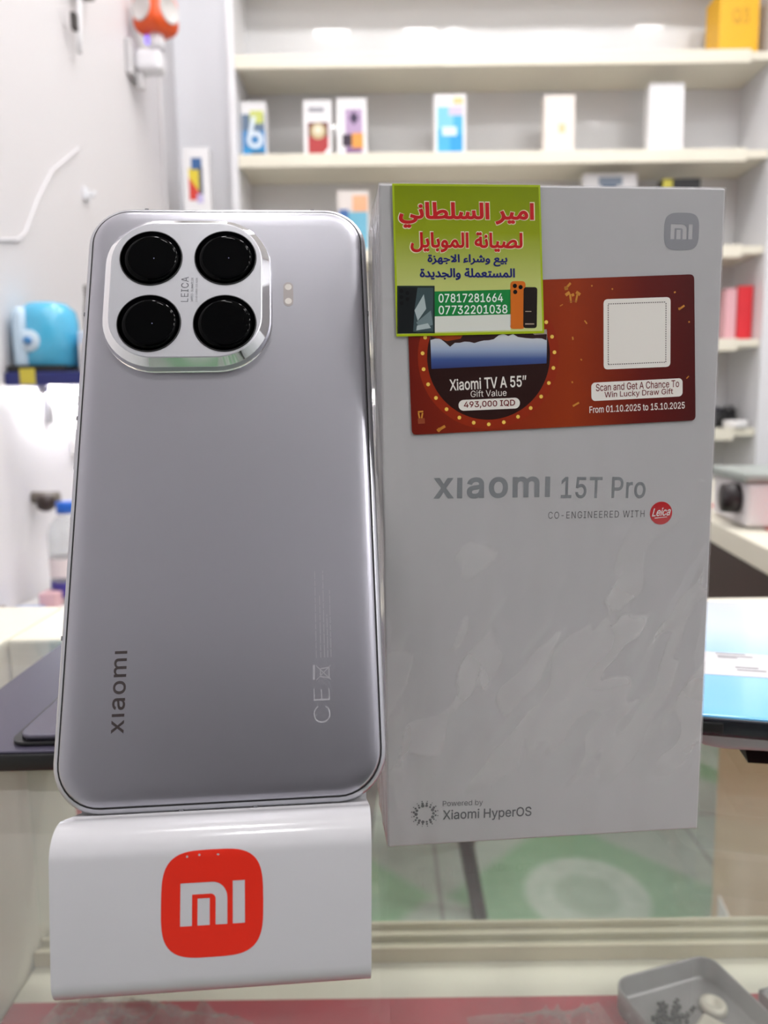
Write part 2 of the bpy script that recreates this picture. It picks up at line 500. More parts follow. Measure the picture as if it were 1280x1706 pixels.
bk.loft([ring(i, y) for i, y in ((1.62, -2.6), (1.62, -3.25), (1.8, -3.5), (2.3, -3.72), (3.2, -3.9), (4.6, -3.98), (6.5, -4.0))], caps=True, smooth=True, cap0=False)
back = bk.build('back_panel', BACK, ph)
MB().loft([ring(1.25, -3.12), ring(1.3, -3.2), ring(1.7, -3.2), ring(1.75, -3.0)], caps=False).build('seam', SEAM, ph)
MB().loft([ring(i, y) for i, y in ((1.3, 3.2), (1.4, 3.6), (2.2, 3.9), (3, 4.0))], caps=True, cap0=False).build('screen', mat('screen_black', (6, 6, 8), 0.06), ph)
ANT = mat('antenna_grey', (112, 112, 118), 0.5)
def ant(u, v, horiz):
    mb = MB()
    if horiz: mb.box((u * mm, -.9 * mm, v * mm), (1.1 * mm, 3.6 * mm, .5 * mm), .1 * mm)
    else: mb.box((u * mm, -.9 * mm, v * mm), (.5 * mm, 3.6 * mm, 1.1 * mm), .1 * mm)
    mb.build('antenna_line', ANT, frame)
for u, v, h in ((15.6, PL, 1), (62.7, PL, 1), (29.7, 0, 1), (46.7, 0, 1), (0, 128.2, 0), (PW, 128.2, 0), (0, 97.8, 0), (0, 40.6, 0)):
    uu = u - PW / 2
    if h: ant(uu, v - (.22 if v > 1 else -.22), 1)
    else: ant(uu + (.22 if u < 1 else -.22), v, 0)
for nm, z0, z1 in (('power_button', 84, 95.5), ('volume_button', 102, 122)):
    MB().box((-PW / 2 * mm, 0, (z0 + z1) / 2 * mm), (1.1 * mm, 2.2 * mm, (z1 - z0) * mm), .4 * mm).build(nm, FRAME, ph)
# camera island
IU, IV, IW, IH = 28.5 - PW / 2, 132.7, 44.6, 45.0
def irng(inset, y, n=12):
    return [Vector((u * mm, y * mm, v * mm)) for u, v in rrect(IU - IW / 2 + inset, IV - IH / 2 + inset, IU + IW / 2 - inset, IV + IH / 2 - inset, 14.2 - inset, n)]
isl = MB()
isl.loft([irng(i, y) for i, y in ((-.5, -3.9), (-.25, -4.15), (0, -4.5), (0, -6.1), (.15, -6.35))], caps=False, smooth=True)
isl.loft([irng(.15, -6.35), irng(2.0, -7.9)], 0, caps=False, smooth=True)
isl.loft([irng(2.0, -7.9), irng(2.3, -8.0), irng(6, -8.0)], 1, caps=True, smooth=False, cap0=False)
island = isl.build('camera_island', [CHROME, ISLAND], ph)
for i, (u, v) in enumerate(((18.85, 142.0), (38.85, 142.1), (19.0, 122.3), (38.9, 122.2))):
    rx = Matrix.Rotation(pi / 2, 3, 'X')
    cx, cz = (u - PW / 2) * mm, v * mm
    lb = MB()
    lb.lathe([(8.45 * mm, 0), (8.4 * mm, .25 * mm), (8.15 * mm, .32 * mm)], (cx, -7.95 * mm, cz), 64, 1, rx, caps=False)
    lb.lathe([(8.2 * mm, .3 * mm), (6 * mm, .315 * mm), (3 * mm, .325 * mm), (.05 * mm, .33 * mm)], (cx, -7.95 * mm, cz), 64, 0, rx, caps=True)
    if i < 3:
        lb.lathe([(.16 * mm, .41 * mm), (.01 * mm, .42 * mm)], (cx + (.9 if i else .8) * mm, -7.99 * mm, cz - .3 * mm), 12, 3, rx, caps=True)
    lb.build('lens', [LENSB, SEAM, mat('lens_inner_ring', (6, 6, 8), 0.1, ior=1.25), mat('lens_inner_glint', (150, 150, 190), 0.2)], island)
mpI = lambda u, v: ((u - PW / 2) * mm, -8.03 * mm, v * mm)
tx = MB()
put_text(tx, 'LEICA', (27.1, 128.6, 29.1, 136.2), mpI, 0, .0, rot90=True, spacing=1.1)
put_text(tx, 'VARIO-SUMMILUX', (29.75, 128.6, 30.35, 136.0), mpI, 0, .0, rot90=True)
put_text(tx, '1:1.62-3.0/15-115 ASPH.', (30.95, 128.6, 31.55, 136.0), mpI, 0, .0, rot90=True)
tx.build('lens_lettering', mat('grey_print', (105, 105, 112), 0.4), island)
fl = MB()
fl.prism(rrect(54.3, 129.5, 57.0, 137.0, 1.34), lambda u, v, d: ((u - PW / 2) * mm, d * mm, v * mm), -3.9, -4.06, 0)
fl.flat([circ(55.65, 135.5, .95, 24)], lambda u, v: ((u - PW / 2) * mm, -4.08 * mm, v * mm), 1)
fl.flat([circ(55.65, 131.1, .95, 24)], lambda u, v: ((u - PW / 2) * mm, -4.08 * mm, v * mm), 1)
fl.build('flash', [mat('flash_surround', (176, 168, 166), 0.25), mat('flash_lens', (226, 220, 214), 0.15)], ph, )
mpP = lambda u, v: ((u - PW / 2) * mm, -4.02 * mm, v * mm)
tx = MB(); put_text(tx, 'xıaomı', (13.3, 17.8, 16.3, 36.9), mpP, 0, 0.01, rot90=True, spacing=1.08)
tx.build('brand_lettering', PRINT_D, ph)
tx = MB()
put_text(tx, 'CE', (60.6, 18.2, 64.6, 26.2), mpP, 0, -.012, rot90=True)
tx.flat([[(60.6, 28.3), (60.6, 31.8), (61.1, 31.8), (61.1, 28.3)]], mpP, 0)
for a, b in (((61.4, 28.2), (64.9, 31.6)), ((61.4, 31.6), (64.9, 28.2))):
    dx, dy = (b[0] - a[0]), (b[1] - a[1]); q = .13
    tx.flat([[(a[0], a[1] - q), (b[0], b[1] - q), (b[0], b[1] + q), (a[0], a[1] + q)]], mpP, 0)
tx.flat([[(62.3, 28.9), (64.6, 28.5), (64.6, 31.3), (62.3, 30.9)], [(62.5, 29.1), (64.4, 28.8), (64.4, 31.0), (62.5, 30.7)]], mpP, 0)
for k, (u, e) in enumerate(((61.4, 55), (62.5, 49), (63.4, 55), (64.2, 44), (65.0, 50))):
    v = 33.5
    while v < e:
        l = rnd.uniform(1.2, 3.2)
        tx.flat([[(u, v), (u + .16, v), (u + .16, min(e, v + l)), (u, min(e, v + l))]], mpP, 0); v += l + .35
tx.build('regulatory_print', mat('faint_print', (186, 184, 190), 0.35, metal=0.5), ph)

# ------------------------------------------------------------------ phone stand (bent acrylic)
ACRYL = mat('white_acrylic', (196, 195, 199), 0.18, coat=0.5)
st = thing('phone_stand', 'glossy white bent acrylic phone stand with a red rounded emblem', 'phone stand', (-.0372, .1395, G), .0765)
def arc(c, r, a0, a1, n=8): return [(c[0] + r * cos(a0 + (a1 - a0) * k / n), c[1] + r * sin(a0 + (a1 - a0) * k / n)) for k in range(n + 1)]
tk = 2.4
# outer profile in (depth, height): foot, front plate, bend, ledge, cradle back
cx_, cz_ = 12.9, 25.75
aF = radians(163.5)
outer = [(13, .05)] + arc((3.6, 4.25), 4.2, radians(270), aF, 8) + arc((cx_, cz_), 7.0, aF, radians(68), 12)
ld = (.927, -.375)
pe = (cx_ + 7 * .375 + ld[0] * 12.6, cz_ + 7 * .927 + ld[1] * 12.6)
ud = (.379, .925)
outer += [(pe[0], pe[1]), (pe[0] + ud[0] * 46, pe[1] + ud[1] * 46)]
def offset_poly(P, d):
    out = []
    for i, p in enumerate(P):
        a = P[max(i - 1, 0)]; b = P[min(i + 1, len(P) - 1)]
        t = Vector((b[0] - a[0], b[1] - a[1])).normalized()
        out.append((p[0] + t.y * d, p[1] - t.x * d))
    return out
inner = offset_poly(outer, tk)
loop = outer + inner[::-1]
wl = lambda z: -31.9 - max(0, min(z, 32)) / 32 * 1.8
wr = lambda z: 33.2 + max(0, min(z, 32)) / 32 * 1.1
body = MB()
n = len(loop)
NS = 6
rings = []
for k in range(NS + 1):
    rings.append([Vector(((wl(z) + (wr(z) - wl(z)) * k / NS) * mm, y * mm, max(z, 0.02) * mm)) for y, z in loop])
vsx = [v for r in rings for v in r]
fc = [[j * n + k, j * n + (k + 1) % n, (j + 1) * n + (k + 1) % n, (j + 1) * n + k] for j in range(NS) for k in range(n)]
body.add(vsx, fc, 0, True)
h = len(outer)
for j in (0, NS):
    body.add([rings[j][k] for k in range(n)], [[k, k + 1, n - 2 - k, n - 1 - k] for k in range(h - 1)], 0, False)
bo = body.build('body', ACRYL, st)
# rear leg that carries the cradle
yb_, zb_ = pe[0] + ud[0] * 3, pe[1] + ud[1] * 3 - 1.2
MB().prism([(yb_ + 2.6, 12), (yb_ + 5.2, 12.5), (yb_ + 21, 1.9), (yb_ + 21, .05), (yb_ + 17.5, .05)],
           lambda u, v, d: (d * mm, u * mm, v * mm), -29, 28).build('rear_leg', ACRYL, st)
MB().prism([(yb_ + .9, zb_), (yb_ + 3.3, zb_ + .2), (yb_ + 5.2, 12.2), (yb_ + 2.6, 12.1)],
           lambda u, v, d: (d * mm, u * mm, v * mm), -30, 28).build('rear_strut', ACRYL, st)
# emblem on the flat front plate
p0 = outer[9]; p1 = outer[10]
pd = Vector((p1[0] - p0[0], p1[1] - p0[1])); plen = pd.length; pd.normalize()
nrm = Vector((-pd.y, pd.x))
def mpS(u, v):
    if v > plen:
        a_ = aF - (v - plen) / 7.0
        return (u * mm, (cx_ + 7.06 * cos(a_)) * mm, (cz_ + 7.06 * sin(a_)) * mm)
    return (u * mm, (p0[0] + pd.x * v + nrm.x * .06) * mm, (p0[1] + pd.y * v + nrm.y * .06) * mm)
STAND_EMB = (-10.3, 3.5, 10.9, 24.6)
em = MB()
chips = [[(.25 + .012 * cos(a), .945 + .012 * sin(a)) for a in (0, 1, 2, 3.3, 4.5, 5.5)], [(.37 + .014 * cos(a), .955 + .012 * sin(a)) for a in (0, 1.2, 2, 3.6, 5)], [(.555 + .016 * cos(a), .95 + .01 * sin(a)) for a in (0, 1.2, 2.3, 3.6, 5)]]
mi_emblem(em, *STAND_EMB, mpS, 0, chips)
em.build('emblem', mat('emblem_red', (214, 40, 22), 0.35), st)

# ------------------------------------------------------------------ phone box
Ob = Vector((-.0001627, .1925469, G)); YAWB = .0823
BW, BD, BH = 90.33, 28.9, 177.6
bx = thing('phone_box', 'tall white smartphone retail box in clear film with green and red stickers', 'phone box', Ob, YAWB)
MB().box((BW / 2 * mm, BD / 2 * mm, (BH / 2 + .02) * mm), (BW * mm, BD * mm, BH * mm - .0001), .5 * mm).build('carton', mat('box_white', (202, 200, 203), 0.55, noise_amt=0.01, noise_scale=90), bx)
def mpB(d): return lambda u, v: (u * mm, -d * mm, v * mm)
FOIL = mat('silver_foil_print', (158, 161, 166), 0.35, metal=0.25)
GREYT = mat('grey_box_print', (120, 118, 122), 0.5)
em = MB(); mi_emblem(em, 74.1, 161.9, 83.5, 171.3, mpB(.06), 0); em.build('emblem', mat('emblem_grey', (158, 158, 165), 0.35), bx)
tx = MB()
put_text(tx, 'xıaomı', (13.3, 97.9, 44.9, 103.6), mpB(.06), 0, .022, ang=-.006, spacing=1.1)
put_text(tx, '15T Pro', (47.9, 97.2, 71.4, 103.0), mpB(.06), 0, .012, ang=-.02, spacing=1.05)
tx.build('model_lettering', FOIL, bx)
tx = MB(); put_text(tx, 'CO-ENGINEERED WITH', (44.5, 91.9, 71.3, 93.8), mpB(.06), 0, .0, ang=-.006, spacing=1.15); tx.build('partner_lettering', GREYT, bx)
em = MB(); em.flat([circ(75.95, 92.8, 3.15, 48)], mpB(.06), 0)
tm = MB(); put_text(tm, 'Leica', (73.6, 92.0, 78.5, 94.3), mpB(.09), 0, .012, ang=.05)
tm.flat([[(74.6, 91.35), (78.0, 91.65), (78.0, 91.8), (74.6, 91.55)]], mpB(.09), 0)
# slant the script letters
ys = [v[2] for v in tm.v]; zc = (min(ys) + max(ys)) / 2
tm.v = [(x + (z - zc) * .3, y, z) for x, y, z in tm.v]
emb = em.build('partner_emblem', mat('badge_red', (206, 22, 34), 0.35), bx)
tm.build('script_lettering', mat('badge_white', (245, 245, 245), 0.4), emb)
tx = MB()
put_text(tx, 'Powered by', (15.6, 10.9, 27.0, 12.9), mpB(.06), 0, .0, ang=-.02)
put_text(tx, 'Xiaomi HyperOS', (15.6, 6.5, 41.0, 10.1), mpB(.06), 0, .01, ang=-.015)
tx.build('system_lettering', mat('slate_print', (95, 93, 100), 0.5), bx)
dt = MB()
for rr, nn, rad in ((2.45, 14, .40), (3.1, 16, .30), (3.75, 16, .17)):
    for k in range(nn):
        a = 2 * pi * (k + (rr > 3) * .5) / nn
        dt.flat([circ(10.5 + rr * cos(a), 9.5 + rr * sin(a), rad * (1 + .25 * sin(k * 2.1)), 12)], mpB(.06), 0)
dt.build('dot_ring_emblem', mat('slate_print', (95, 93, 100), 0.5), bx)

# shrink film
FILM = film_mat('shrink_film', (.985, .985, .985), 0.08, 0.065, dust_veil=0.012, dust_veil_scale=120)
def paint_film_sheen():
    # pale diffuse patches painted in for reflections off lifted film; weight per vertex
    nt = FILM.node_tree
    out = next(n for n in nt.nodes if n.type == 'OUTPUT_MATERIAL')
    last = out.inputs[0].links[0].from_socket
    at = nt.nodes.new('ShaderNodeAttribute'); at.attribute_name = 'film_sheen'
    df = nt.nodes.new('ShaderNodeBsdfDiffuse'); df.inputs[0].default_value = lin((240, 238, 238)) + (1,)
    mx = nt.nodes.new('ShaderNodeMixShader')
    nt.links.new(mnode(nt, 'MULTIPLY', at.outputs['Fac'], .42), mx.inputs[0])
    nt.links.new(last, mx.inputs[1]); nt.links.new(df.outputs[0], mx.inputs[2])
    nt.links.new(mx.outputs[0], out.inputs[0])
paint_film_sheen()
def film_sheen_at(u, v):
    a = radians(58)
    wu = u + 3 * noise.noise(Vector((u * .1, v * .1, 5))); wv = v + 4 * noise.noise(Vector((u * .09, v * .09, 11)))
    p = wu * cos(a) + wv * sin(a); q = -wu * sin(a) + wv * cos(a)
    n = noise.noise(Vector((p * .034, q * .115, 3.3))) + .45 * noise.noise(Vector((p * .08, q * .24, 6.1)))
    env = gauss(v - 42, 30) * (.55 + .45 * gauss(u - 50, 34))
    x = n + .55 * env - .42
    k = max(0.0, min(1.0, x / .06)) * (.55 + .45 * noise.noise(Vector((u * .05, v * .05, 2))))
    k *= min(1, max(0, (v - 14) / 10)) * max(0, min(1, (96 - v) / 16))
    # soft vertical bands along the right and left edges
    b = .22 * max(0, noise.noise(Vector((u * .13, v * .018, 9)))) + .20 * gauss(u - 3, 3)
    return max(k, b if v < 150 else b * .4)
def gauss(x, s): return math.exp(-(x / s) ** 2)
def front_disp(u, v):
    """film buckles, mm off the carton"""
    a = radians(62)
    p = u * cos(a) + v * sin(a); q = -u * sin(a) + v * cos(a)
    n1 = noise.noise(Vector((p * .035, q * .13, 1.7)))
    n2 = noise.noise(Vector((p * .09, q * .28, 8.1)))
    low = max(0, min(1, (92 - v) / 28)) * max(0, min(1, (v - 14) / 22))
    up_ = .12
    d = max(0, n1 * 1.0 + n2 * .4 + .12) * (.75 * low + up_) + .03 * n2
    # corner gathers at the bottom
    for (cu, s_) in ((1, 1), (BW - 1, -1)):
        du = (u - cu) * s_
        if du < 22 and v < 40:
            g = noise.noise(Vector((atan2(v + 4, du + 3) * 5.2, 2.3 + cu, (du + v) * .02)))
            d += max(0, g) * .5 * (1 - du / 22) * (1 - v / 40)
    edge = min(1, u / 3, (BW - u) / 3, v / 3, (BH - v) / 3)
    # kept flat below the stickers
    st_ = 1.0
    if v > 112: st_ = .25
    return .16 + max(0, d) * edge * st_
sw = MB()
NU, NV = 150, 290
film_sheen = []
vv = []
for j in range(NV + 1):
    for i in range(NU + 1):
        u = -.15 + (BW + .3) * i / NU; v = .05 + (BH + .1) * j / NV
        film_sheen.append(film_sheen_at(u, v))
        vv.append((u * mm, -front_disp(max(0, min(BW, u)), max(0, min(BH, v))) * mm, v * mm))
sw.add(vv, [[j * (NU + 1) + i, j * (NU + 1) + i + 1, (j + 1) * (NU + 1) + i + 1, (j + 1) * (NU + 1) + i] for j in range(NV) for i in range(NU)], 0, True)
# left side, gathered and loose
NY = 26
vv = []
for j in range(NV + 1):
    v = .05 + (BH + .1) * j / NV
    for i in range(NY + 1):
        y = -.16 + (BD + .3) * i / NY
        e = min(1, i / 3, (NY - i) / 3 + .25)
        b_ = .6 + .9 * noise.noise(Vector((y * .12, v * .035, 4))) + .8 * noise.noise(Vector((y * .4, v * .03, 9)))
        b_ *= min(1, v / 6) * min(1, (BH - v) / 6)
        film_sheen.append(.25 + .5 * max(0, noise.noise(Vector((y * .3, v * .04, 14)))))
        vv.append(((-.16 - max(0, b_) * e * 1.0) * mm, y * mm, v * mm))
sw.add(vv, [[j * (NY + 1) + i, j * (NY + 1) + i + 1, (j + 1) * (NY + 1) + i + 1, (j + 1) * (NY + 1) + i] for j in range(NV) for i in range(NY)], 0, True)
# right side, back and top
def sheet(fn, a, b):
    P = [fn(i / a, j / b) for j in range(b + 1) for i in range(a + 1)]
    sw.add(P, [[j * (a + 1) + i, j * (a + 1) + i + 1, (j + 1) * (a + 1) + i + 1, (j + 1) * (a + 1) + i] for j in range(b) for i in range(a)], 0, True)
sheet(lambda s, t_: ((BW + .16 + .25 * max(0, noise.noise(Vector((s * 4, t_ * 9, 2)))) * min(1, s * 6, (1 - s) * 6)) * mm, (-.16 + (BD + .3) * s) * mm, (.05 + (BH + .1) * t_) * mm), 12, 100)
sheet(lambda s, t_: ((-.15 + (BW + .3) * s) * mm, (-.16 + (BD + .3) * t_) * mm, (BH + .15 + .5 * max(0, noise.noise(Vector((s * 9, t_ * 5, 3)))) * min(1, t_ * 5, (1 - t_) * 5)) * mm), 60, 14)
sheet(lambda s, t_: ((-.15 + (BW + .3) * s) * mm, (BD + .16) * mm, (.05 + (BH + .1) * t_) * mm), 4, 4)
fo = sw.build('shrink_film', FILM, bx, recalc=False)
film_sheen += [.1] * (len(fo.data.vertices) - len(film_sheen))
la = fo.data.attributes.new('film_sheen', 'FLOAT', 'POINT')
la.data.foreach_set('value', film_sheen)

# green shop sticker
D1 = .62
def quadmap(P00, P10, P11, P01, d):
    def f(u, v):
        x = (P00[0] * (1 - u) + P10[0] * u) * (1 - v) + (P01[0] * (1 - u) + P11[0] * u) * v
        y = (P00[1] * (1 - u) + P10[1] * u) * (1 - v) + (P01[1] * (1 - u) + P11[1] * u) * v
        return (x * mm, -d * mm, y * mm)
    return f
LIME = ramp_mat('lime_print', 'Z', .1405, .1776, [(0, (214, 222, 150)), (.35, (196, 204, 120)), (.68, (150, 164, 30)), (1, (128, 146, 6))], .22, .6)
gs = MB()
GQ = ((3.9, 140.1), (42.5, 140.8), (40.9, 177.5), (3.2, 177.4))
def bmap(d): return lambda u, v: (u * mm, -d * mm, v * mm)
# printed sheet with real thickness
q8 = [GQ[0], GQ[1], GQ[2], GQ[3]]
gs.prism(q8, lambda u, v, d: (u * mm, d * mm, v * mm), -(D1 - .12), -D1, 0)
shop = gs.build('shop_sticker', [LIME], bx)
bd = MB()
inn = [(4.4, 140.7), (42.0, 141.4), (40.45, 177.0), (3.7, 176.9)]
bd.flat([q8, inn], bmap(D1 + .02), 0)
bd.build('sticker_border', mat('lime_border', (170, 192, 20), 0.3, coat=.5), shop)
RSH = mat('arabic_red', (196, 26, 30), 0.3, coat=.4); NAVY = mat('arabic_navy', (28, 34, 110), 0.3, coat=.4)
SHW = mat('lettering_halo', (238, 226, 190), 0.3, coat=.4)
tx = MB()
LINES = (('امير السلطاني', (4.8, 166.8, 39.4, 173.1), 0, .038), ('لصيانة الموبايل', (7.7, 160.9, 36.5, 165.9), 0, .034),
         ('بيع وشراء الاجهزة', (12.0, 157.5, 32.6, 160.5), 1, .034), ('المستعملة والجديدة', (10.0, 154.1, 34.6, 157.1), 1, .034))
for s, b4, mi_, bo_ in LINES:
    if mi_ == 0: put_text(tx, ar(s), (b4[0] - .25, b4[1] - .25, b4[2] + .25, b4[3] + .25), bmap(D1 + .025), 2, bo_ + .022)
    put_text(tx, ar(s), b4, bmap(D1 + .045), mi_, bo_)
tx.build('arabic_lettering', [RSH, NAVY, SHW], shop)
npn = MB()
npn.flat([[(13.8, 141.2), (33.6, 141.6), (33.6, 145.6), (13.8, 145.1)]], bmap(D1 + .02), 1)
npn.flat([[(13.8, 145.1), (33.6, 145.6), (33.5, 151.8), (13.8, 151.3)]], bmap(D1 + .02), 0)
put_text(npn, '07817281664', (14.8, 148.6, 31.5, 150.8), bmap(D1 + .045), 2, .012, ang=.01)
put_text(npn, '07732201038', (14.8, 145.7, 32.7, 147.9), bmap(D1 + .045), 2, .012, ang=.015)
npn.build('number_panel', [mat('panel_green', (22, 134, 62), 0.3, coat=.4), mat('panel_white', (228, 230, 222), 0.3, coat=.4), mat('panel_digits', (245, 250, 245), 0.3)], shop)
pp = MB()
pp.flat([[(4.0, 140.8), (13.8, 140.9), (13.8, 152.7), (4.2, 152.7)]], bmap(D1 + .02), 0)
pp.flat([[(4.3, 141.0), (9.3, 141.0), (9.6, 152.3), (4.6, 152.3)]], bmap(D1 + .03), 1)
pp.flat([[(8.2, 141.3), (13.4, 141.3), (13.4, 152.2), (9.4, 152.2), (8.6, 147)]], bmap(D1 + .04), 2)
pp.flat([[(8.6, 146.6), (11.0, 150.6), (11.6, 147.0), (9.4, 144.0)]], bmap(D1 + .05), 3)
pp.flat([[(9.0, 143.6), (12.8, 146.6), (13.3, 143.0), (10.0, 142.0)]], bmap(D1 + .05), 4)
pp.flat([[(9.0, 141.6), (12.8, 142.2), (12.0, 143.4), (9.2, 142.8)]], bmap(D1 + .055), 3)
for a, b in ((5.3, 151.4), (5.3, 149.9), (5.3, 148.4), (6.8, 150.9), (6.8, 149.4)):
    pp.flat([circ(a, b, .5, 16)], bmap(D1 + .05), 5)
pp.build('dark_phone_picture', [mat('pic_shadow', (40, 52, 48), 0.3), mat('pic_black', (24, 28, 30), 0.3), mat('pic_teal', (66, 84, 88), 0.3), mat('pic_pale', (176, 190, 192), 0.3), mat('pic_mid', (116, 134, 138), 0.3), mat('pic_lens', (4, 5, 6), 0.3)], shop)
pp = MB()
pp.flat([rrect(33.4, 141.9, 37.4, 153.9, .9)], bmap(D1 + .02), 0)
pp.flat([rrect(36.9, 142.1, 40.5, 152.4, .7)], bmap(D1 + .035), 1)
for a, b in ((34.6, 152.7), (36.1, 152.4), (34.7, 151.2)): pp.flat([circ(a, b, .55, 16)], bmap(D1 + .045), 2)
pp.flat([[(37.4, 146.2), (39.0, 146.2), (39.0, 146.4), (37.4, 146.4)]], bmap(D1 + .045), 3)
pp.flat([[(37.4, 143.0), (39.8, 143.0), (39.8, 143.3), (37.4, 143.3)]], bmap(D1 + .045), 3)
pp.build('orange_phone_picture', [mat('pic_orange', (214, 112, 34), 0.3), mat('pic_dark', (34, 24, 22), 0.3), mat('pic_lens', (4, 5, 6), 0.3), mat('pic_line', (190, 170, 150), 0.3)], shop)

# red promotion card
D2 = .40
RA = .042
cardc = (46, 136)
MAP2 = lambda d: (lambda u, v: (u * mm, -d * mm, v * mm))
CARD = ramp_mat('promo_red', 'X', .006, .085, [(0, (110, 26, 16)), (.3, (140, 42, 18)), (.56, (152, 54, 18)), (.8, (100, 22, 16)), (1, (76, 15, 15))], .3, .3)
cd_ = MB()
def crd(P, r=1.3, n=5):
    out = []
    m_ = len(P)
    for i in range(m_):
        a = Vector(P[i - 1]); b = Vector(P[i]); c = Vector(P[(i + 1) % m_])
        d1 = (a - b).normalized(); d2 = (c - b).normalized()
        for k in range(n + 1):
            t_ = k / n
            p = (b + d1 * r) * (1 - t_) ** 2 + b * 2 * t_ * (1 - t_) + (b + d2 * r) * t_ ** 2
            out.append((p.x, p.y))
    return out
cardloop = crd([(7.7, 115.0), (84.5, 117.8), (82.5, 155.8), (6.6, 153.0)])
cd_.prism(cardloop, lambda u, v, d: (u * mm, d * mm, v * mm), -(D2 - .12), -D2, 0)
promo = cd_.build('promo_card', [CARD], bx)
rg = MB()
rc = (28.0, 134.9)
rg.flat([circ(*rc, 18.6, 96)], MAP2(D2 + .01), 0)
rg.flat([circ(*rc, 16.2, 96)], MAP2(D2 + .02), 1)
for k in range(27):
    a = 2 * pi * k / 27 + .06
    rg.flat([circ(rc[0] + 17.4 * cos(a), rc[1] + 17.4 * sin(a), .5, 14)], MAP2(D2 + .03), 2)
rg.build('round_frame', [mat('ring_orange', (150, 44, 18), 0.3, coat=.3), mat('ring_brown', (44, 20, 18), 0.3, coat=.3), mat('ring_bulb', (244, 206, 96), 0.3)], promo)
tv = MB()
TVS = ramp_mat('tv_sky', 'Z', .132, .1415, [(0, (52, 62, 116)), (.25, (70, 92, 150)), (.5, (160, 176, 206)), (1, (232, 232, 226))], .3)
tvl = [(12.9, 131.9), (43.3, 133.1), (43.3, 141.8), (12.6, 141.8)]
tv.flat([tvl], MAP2(D2 + .035), 0)
rid = [(12.6, 141.8)]
for k in range(25):
    u = 12.7 + 30.5 * k / 24
    v = 139.4 + 1.4 * noise.noise(Vector((k * .33, .5, 0))) + .9 * noise.noise(Vector((k * 1.1, 4, 0))) - 1.1 * gauss(u - 21, 5) - .6 * gauss(u - 38, 4) + .9 * gauss(u - 31, 3)
    rid.append((u, v))
rid.append((43.3, 141.8))
tv.flat([rid], MAP2(D2 + .045), 1)
tv.flat([[(12.7, 141.8), (12.7, 140.2), (17, 138.9), (20.5, 139.5), (22, 141.8)]], MAP2(D2 + .05), 2)
tv.flat([[(38, 141.8), (40, 140.4), (43.2, 140.6), (43.2, 141.8)]], MAP2(D2 + .05), 3)
tv.build('tv_picture', [TVS, mat('tv_ridge', (52, 30, 30), 0.3), mat('tv_rust', (150, 62, 24), 0.3), mat('tv_haze', (176, 160, 156), 0.3)], promo)
WPR = mat('white_print', (240, 236, 230), 0.3); MAROON = mat('maroon_print', (112, 24, 26), 0.3)
tx = MB()
put_text(tx, 'Xiaomi TV A 55″', (17.6, 126.7, 38.0, 129.7), MAP2(D2 + .04), 0, .014, ang=.045)
put_text(tx, 'Gift Value', (23.2, 124.7, 32.7, 126.4), MAP2(D2 + .04), 0, .0, ang=.03)
tx.flat(turn([rrect(20.0, 121.3, 36.3, 124.1, 1.35)], .03, (28, 122.7)), MAP2(D2 + .04), 0)
put_text(tx, '493,000 IQD', (21.4, 121.75, 35.0, 123.65), MAP2(D2 + .06), 1, .014, ang=.03)
tx.flat(turn([rrect(55.5, 123.7, 80.5, 128.5, 1.1)], .04, (68, 126.1)), MAP2(D2 + .03), 0)
put_text(tx, 'Scan and Get A Chance To', (56.7, 126.2, 79.5, 128.1), MAP2(D2 + .05), 1, .008, ang=.04)
put_text(tx, 'Win Lucky Draw Gift', (59.1, 124.1, 77.9, 126.0), MAP2(D2 + .05), 1, .008, ang=.04)
put_text(tx, 'From 01.10.2025 to 15.10.2025', (55.1, 120.5, 81.3, 122.3), MAP2(D2 + .03), 0, .01, ang=.035)
ox = tx
qp = MB()
PQ = [(58.7, 131.4), (76.9, 132.0), (76.3, 150.0), (58.2, 149.4)]
qp.flat([crd(PQ, 1.2)], MAP2(D2 + .03), 0)
qm = quadmap(*PQ, D2 + .045)
for side in range(4):
    for k in range(26):
        a = .07 + .86 * k / 26; b = a + .86 / 26 * .6
        t0, t1 = .063, .075
        lp = {0: [(a, t0), (b, t0), (b, t1), (a, t1)], 1: [(a, 1 - t0), (b, 1 - t0), (b, 1 - t1), (a, 1 - t1)],
              2: [(t0, a), (t1, a), (t1, b), (t0, b)], 3: [(1 - t0, a), (1 - t1, a), (1 - t1, b), (1 - t0, b)]}[side]
        qp.flat([lp], qm, 1)
qp.build('white_code_panel', [WPR, mat('dash_dark', (70, 50, 52), 0.4)], promo)
cf = tx = ox
def quad(u, v, w_, h_, a, mi_):
    cf.flat(turn([[(u - w_ / 2, v - h_ / 2), (u + w_ / 2, v - h_ / 2), (u + w_ / 2, v + h_ / 2), (u - w_ / 2, v + h_ / 2)]], a, (u, v)), MAP2(D2 + .03), mi_ + 2)
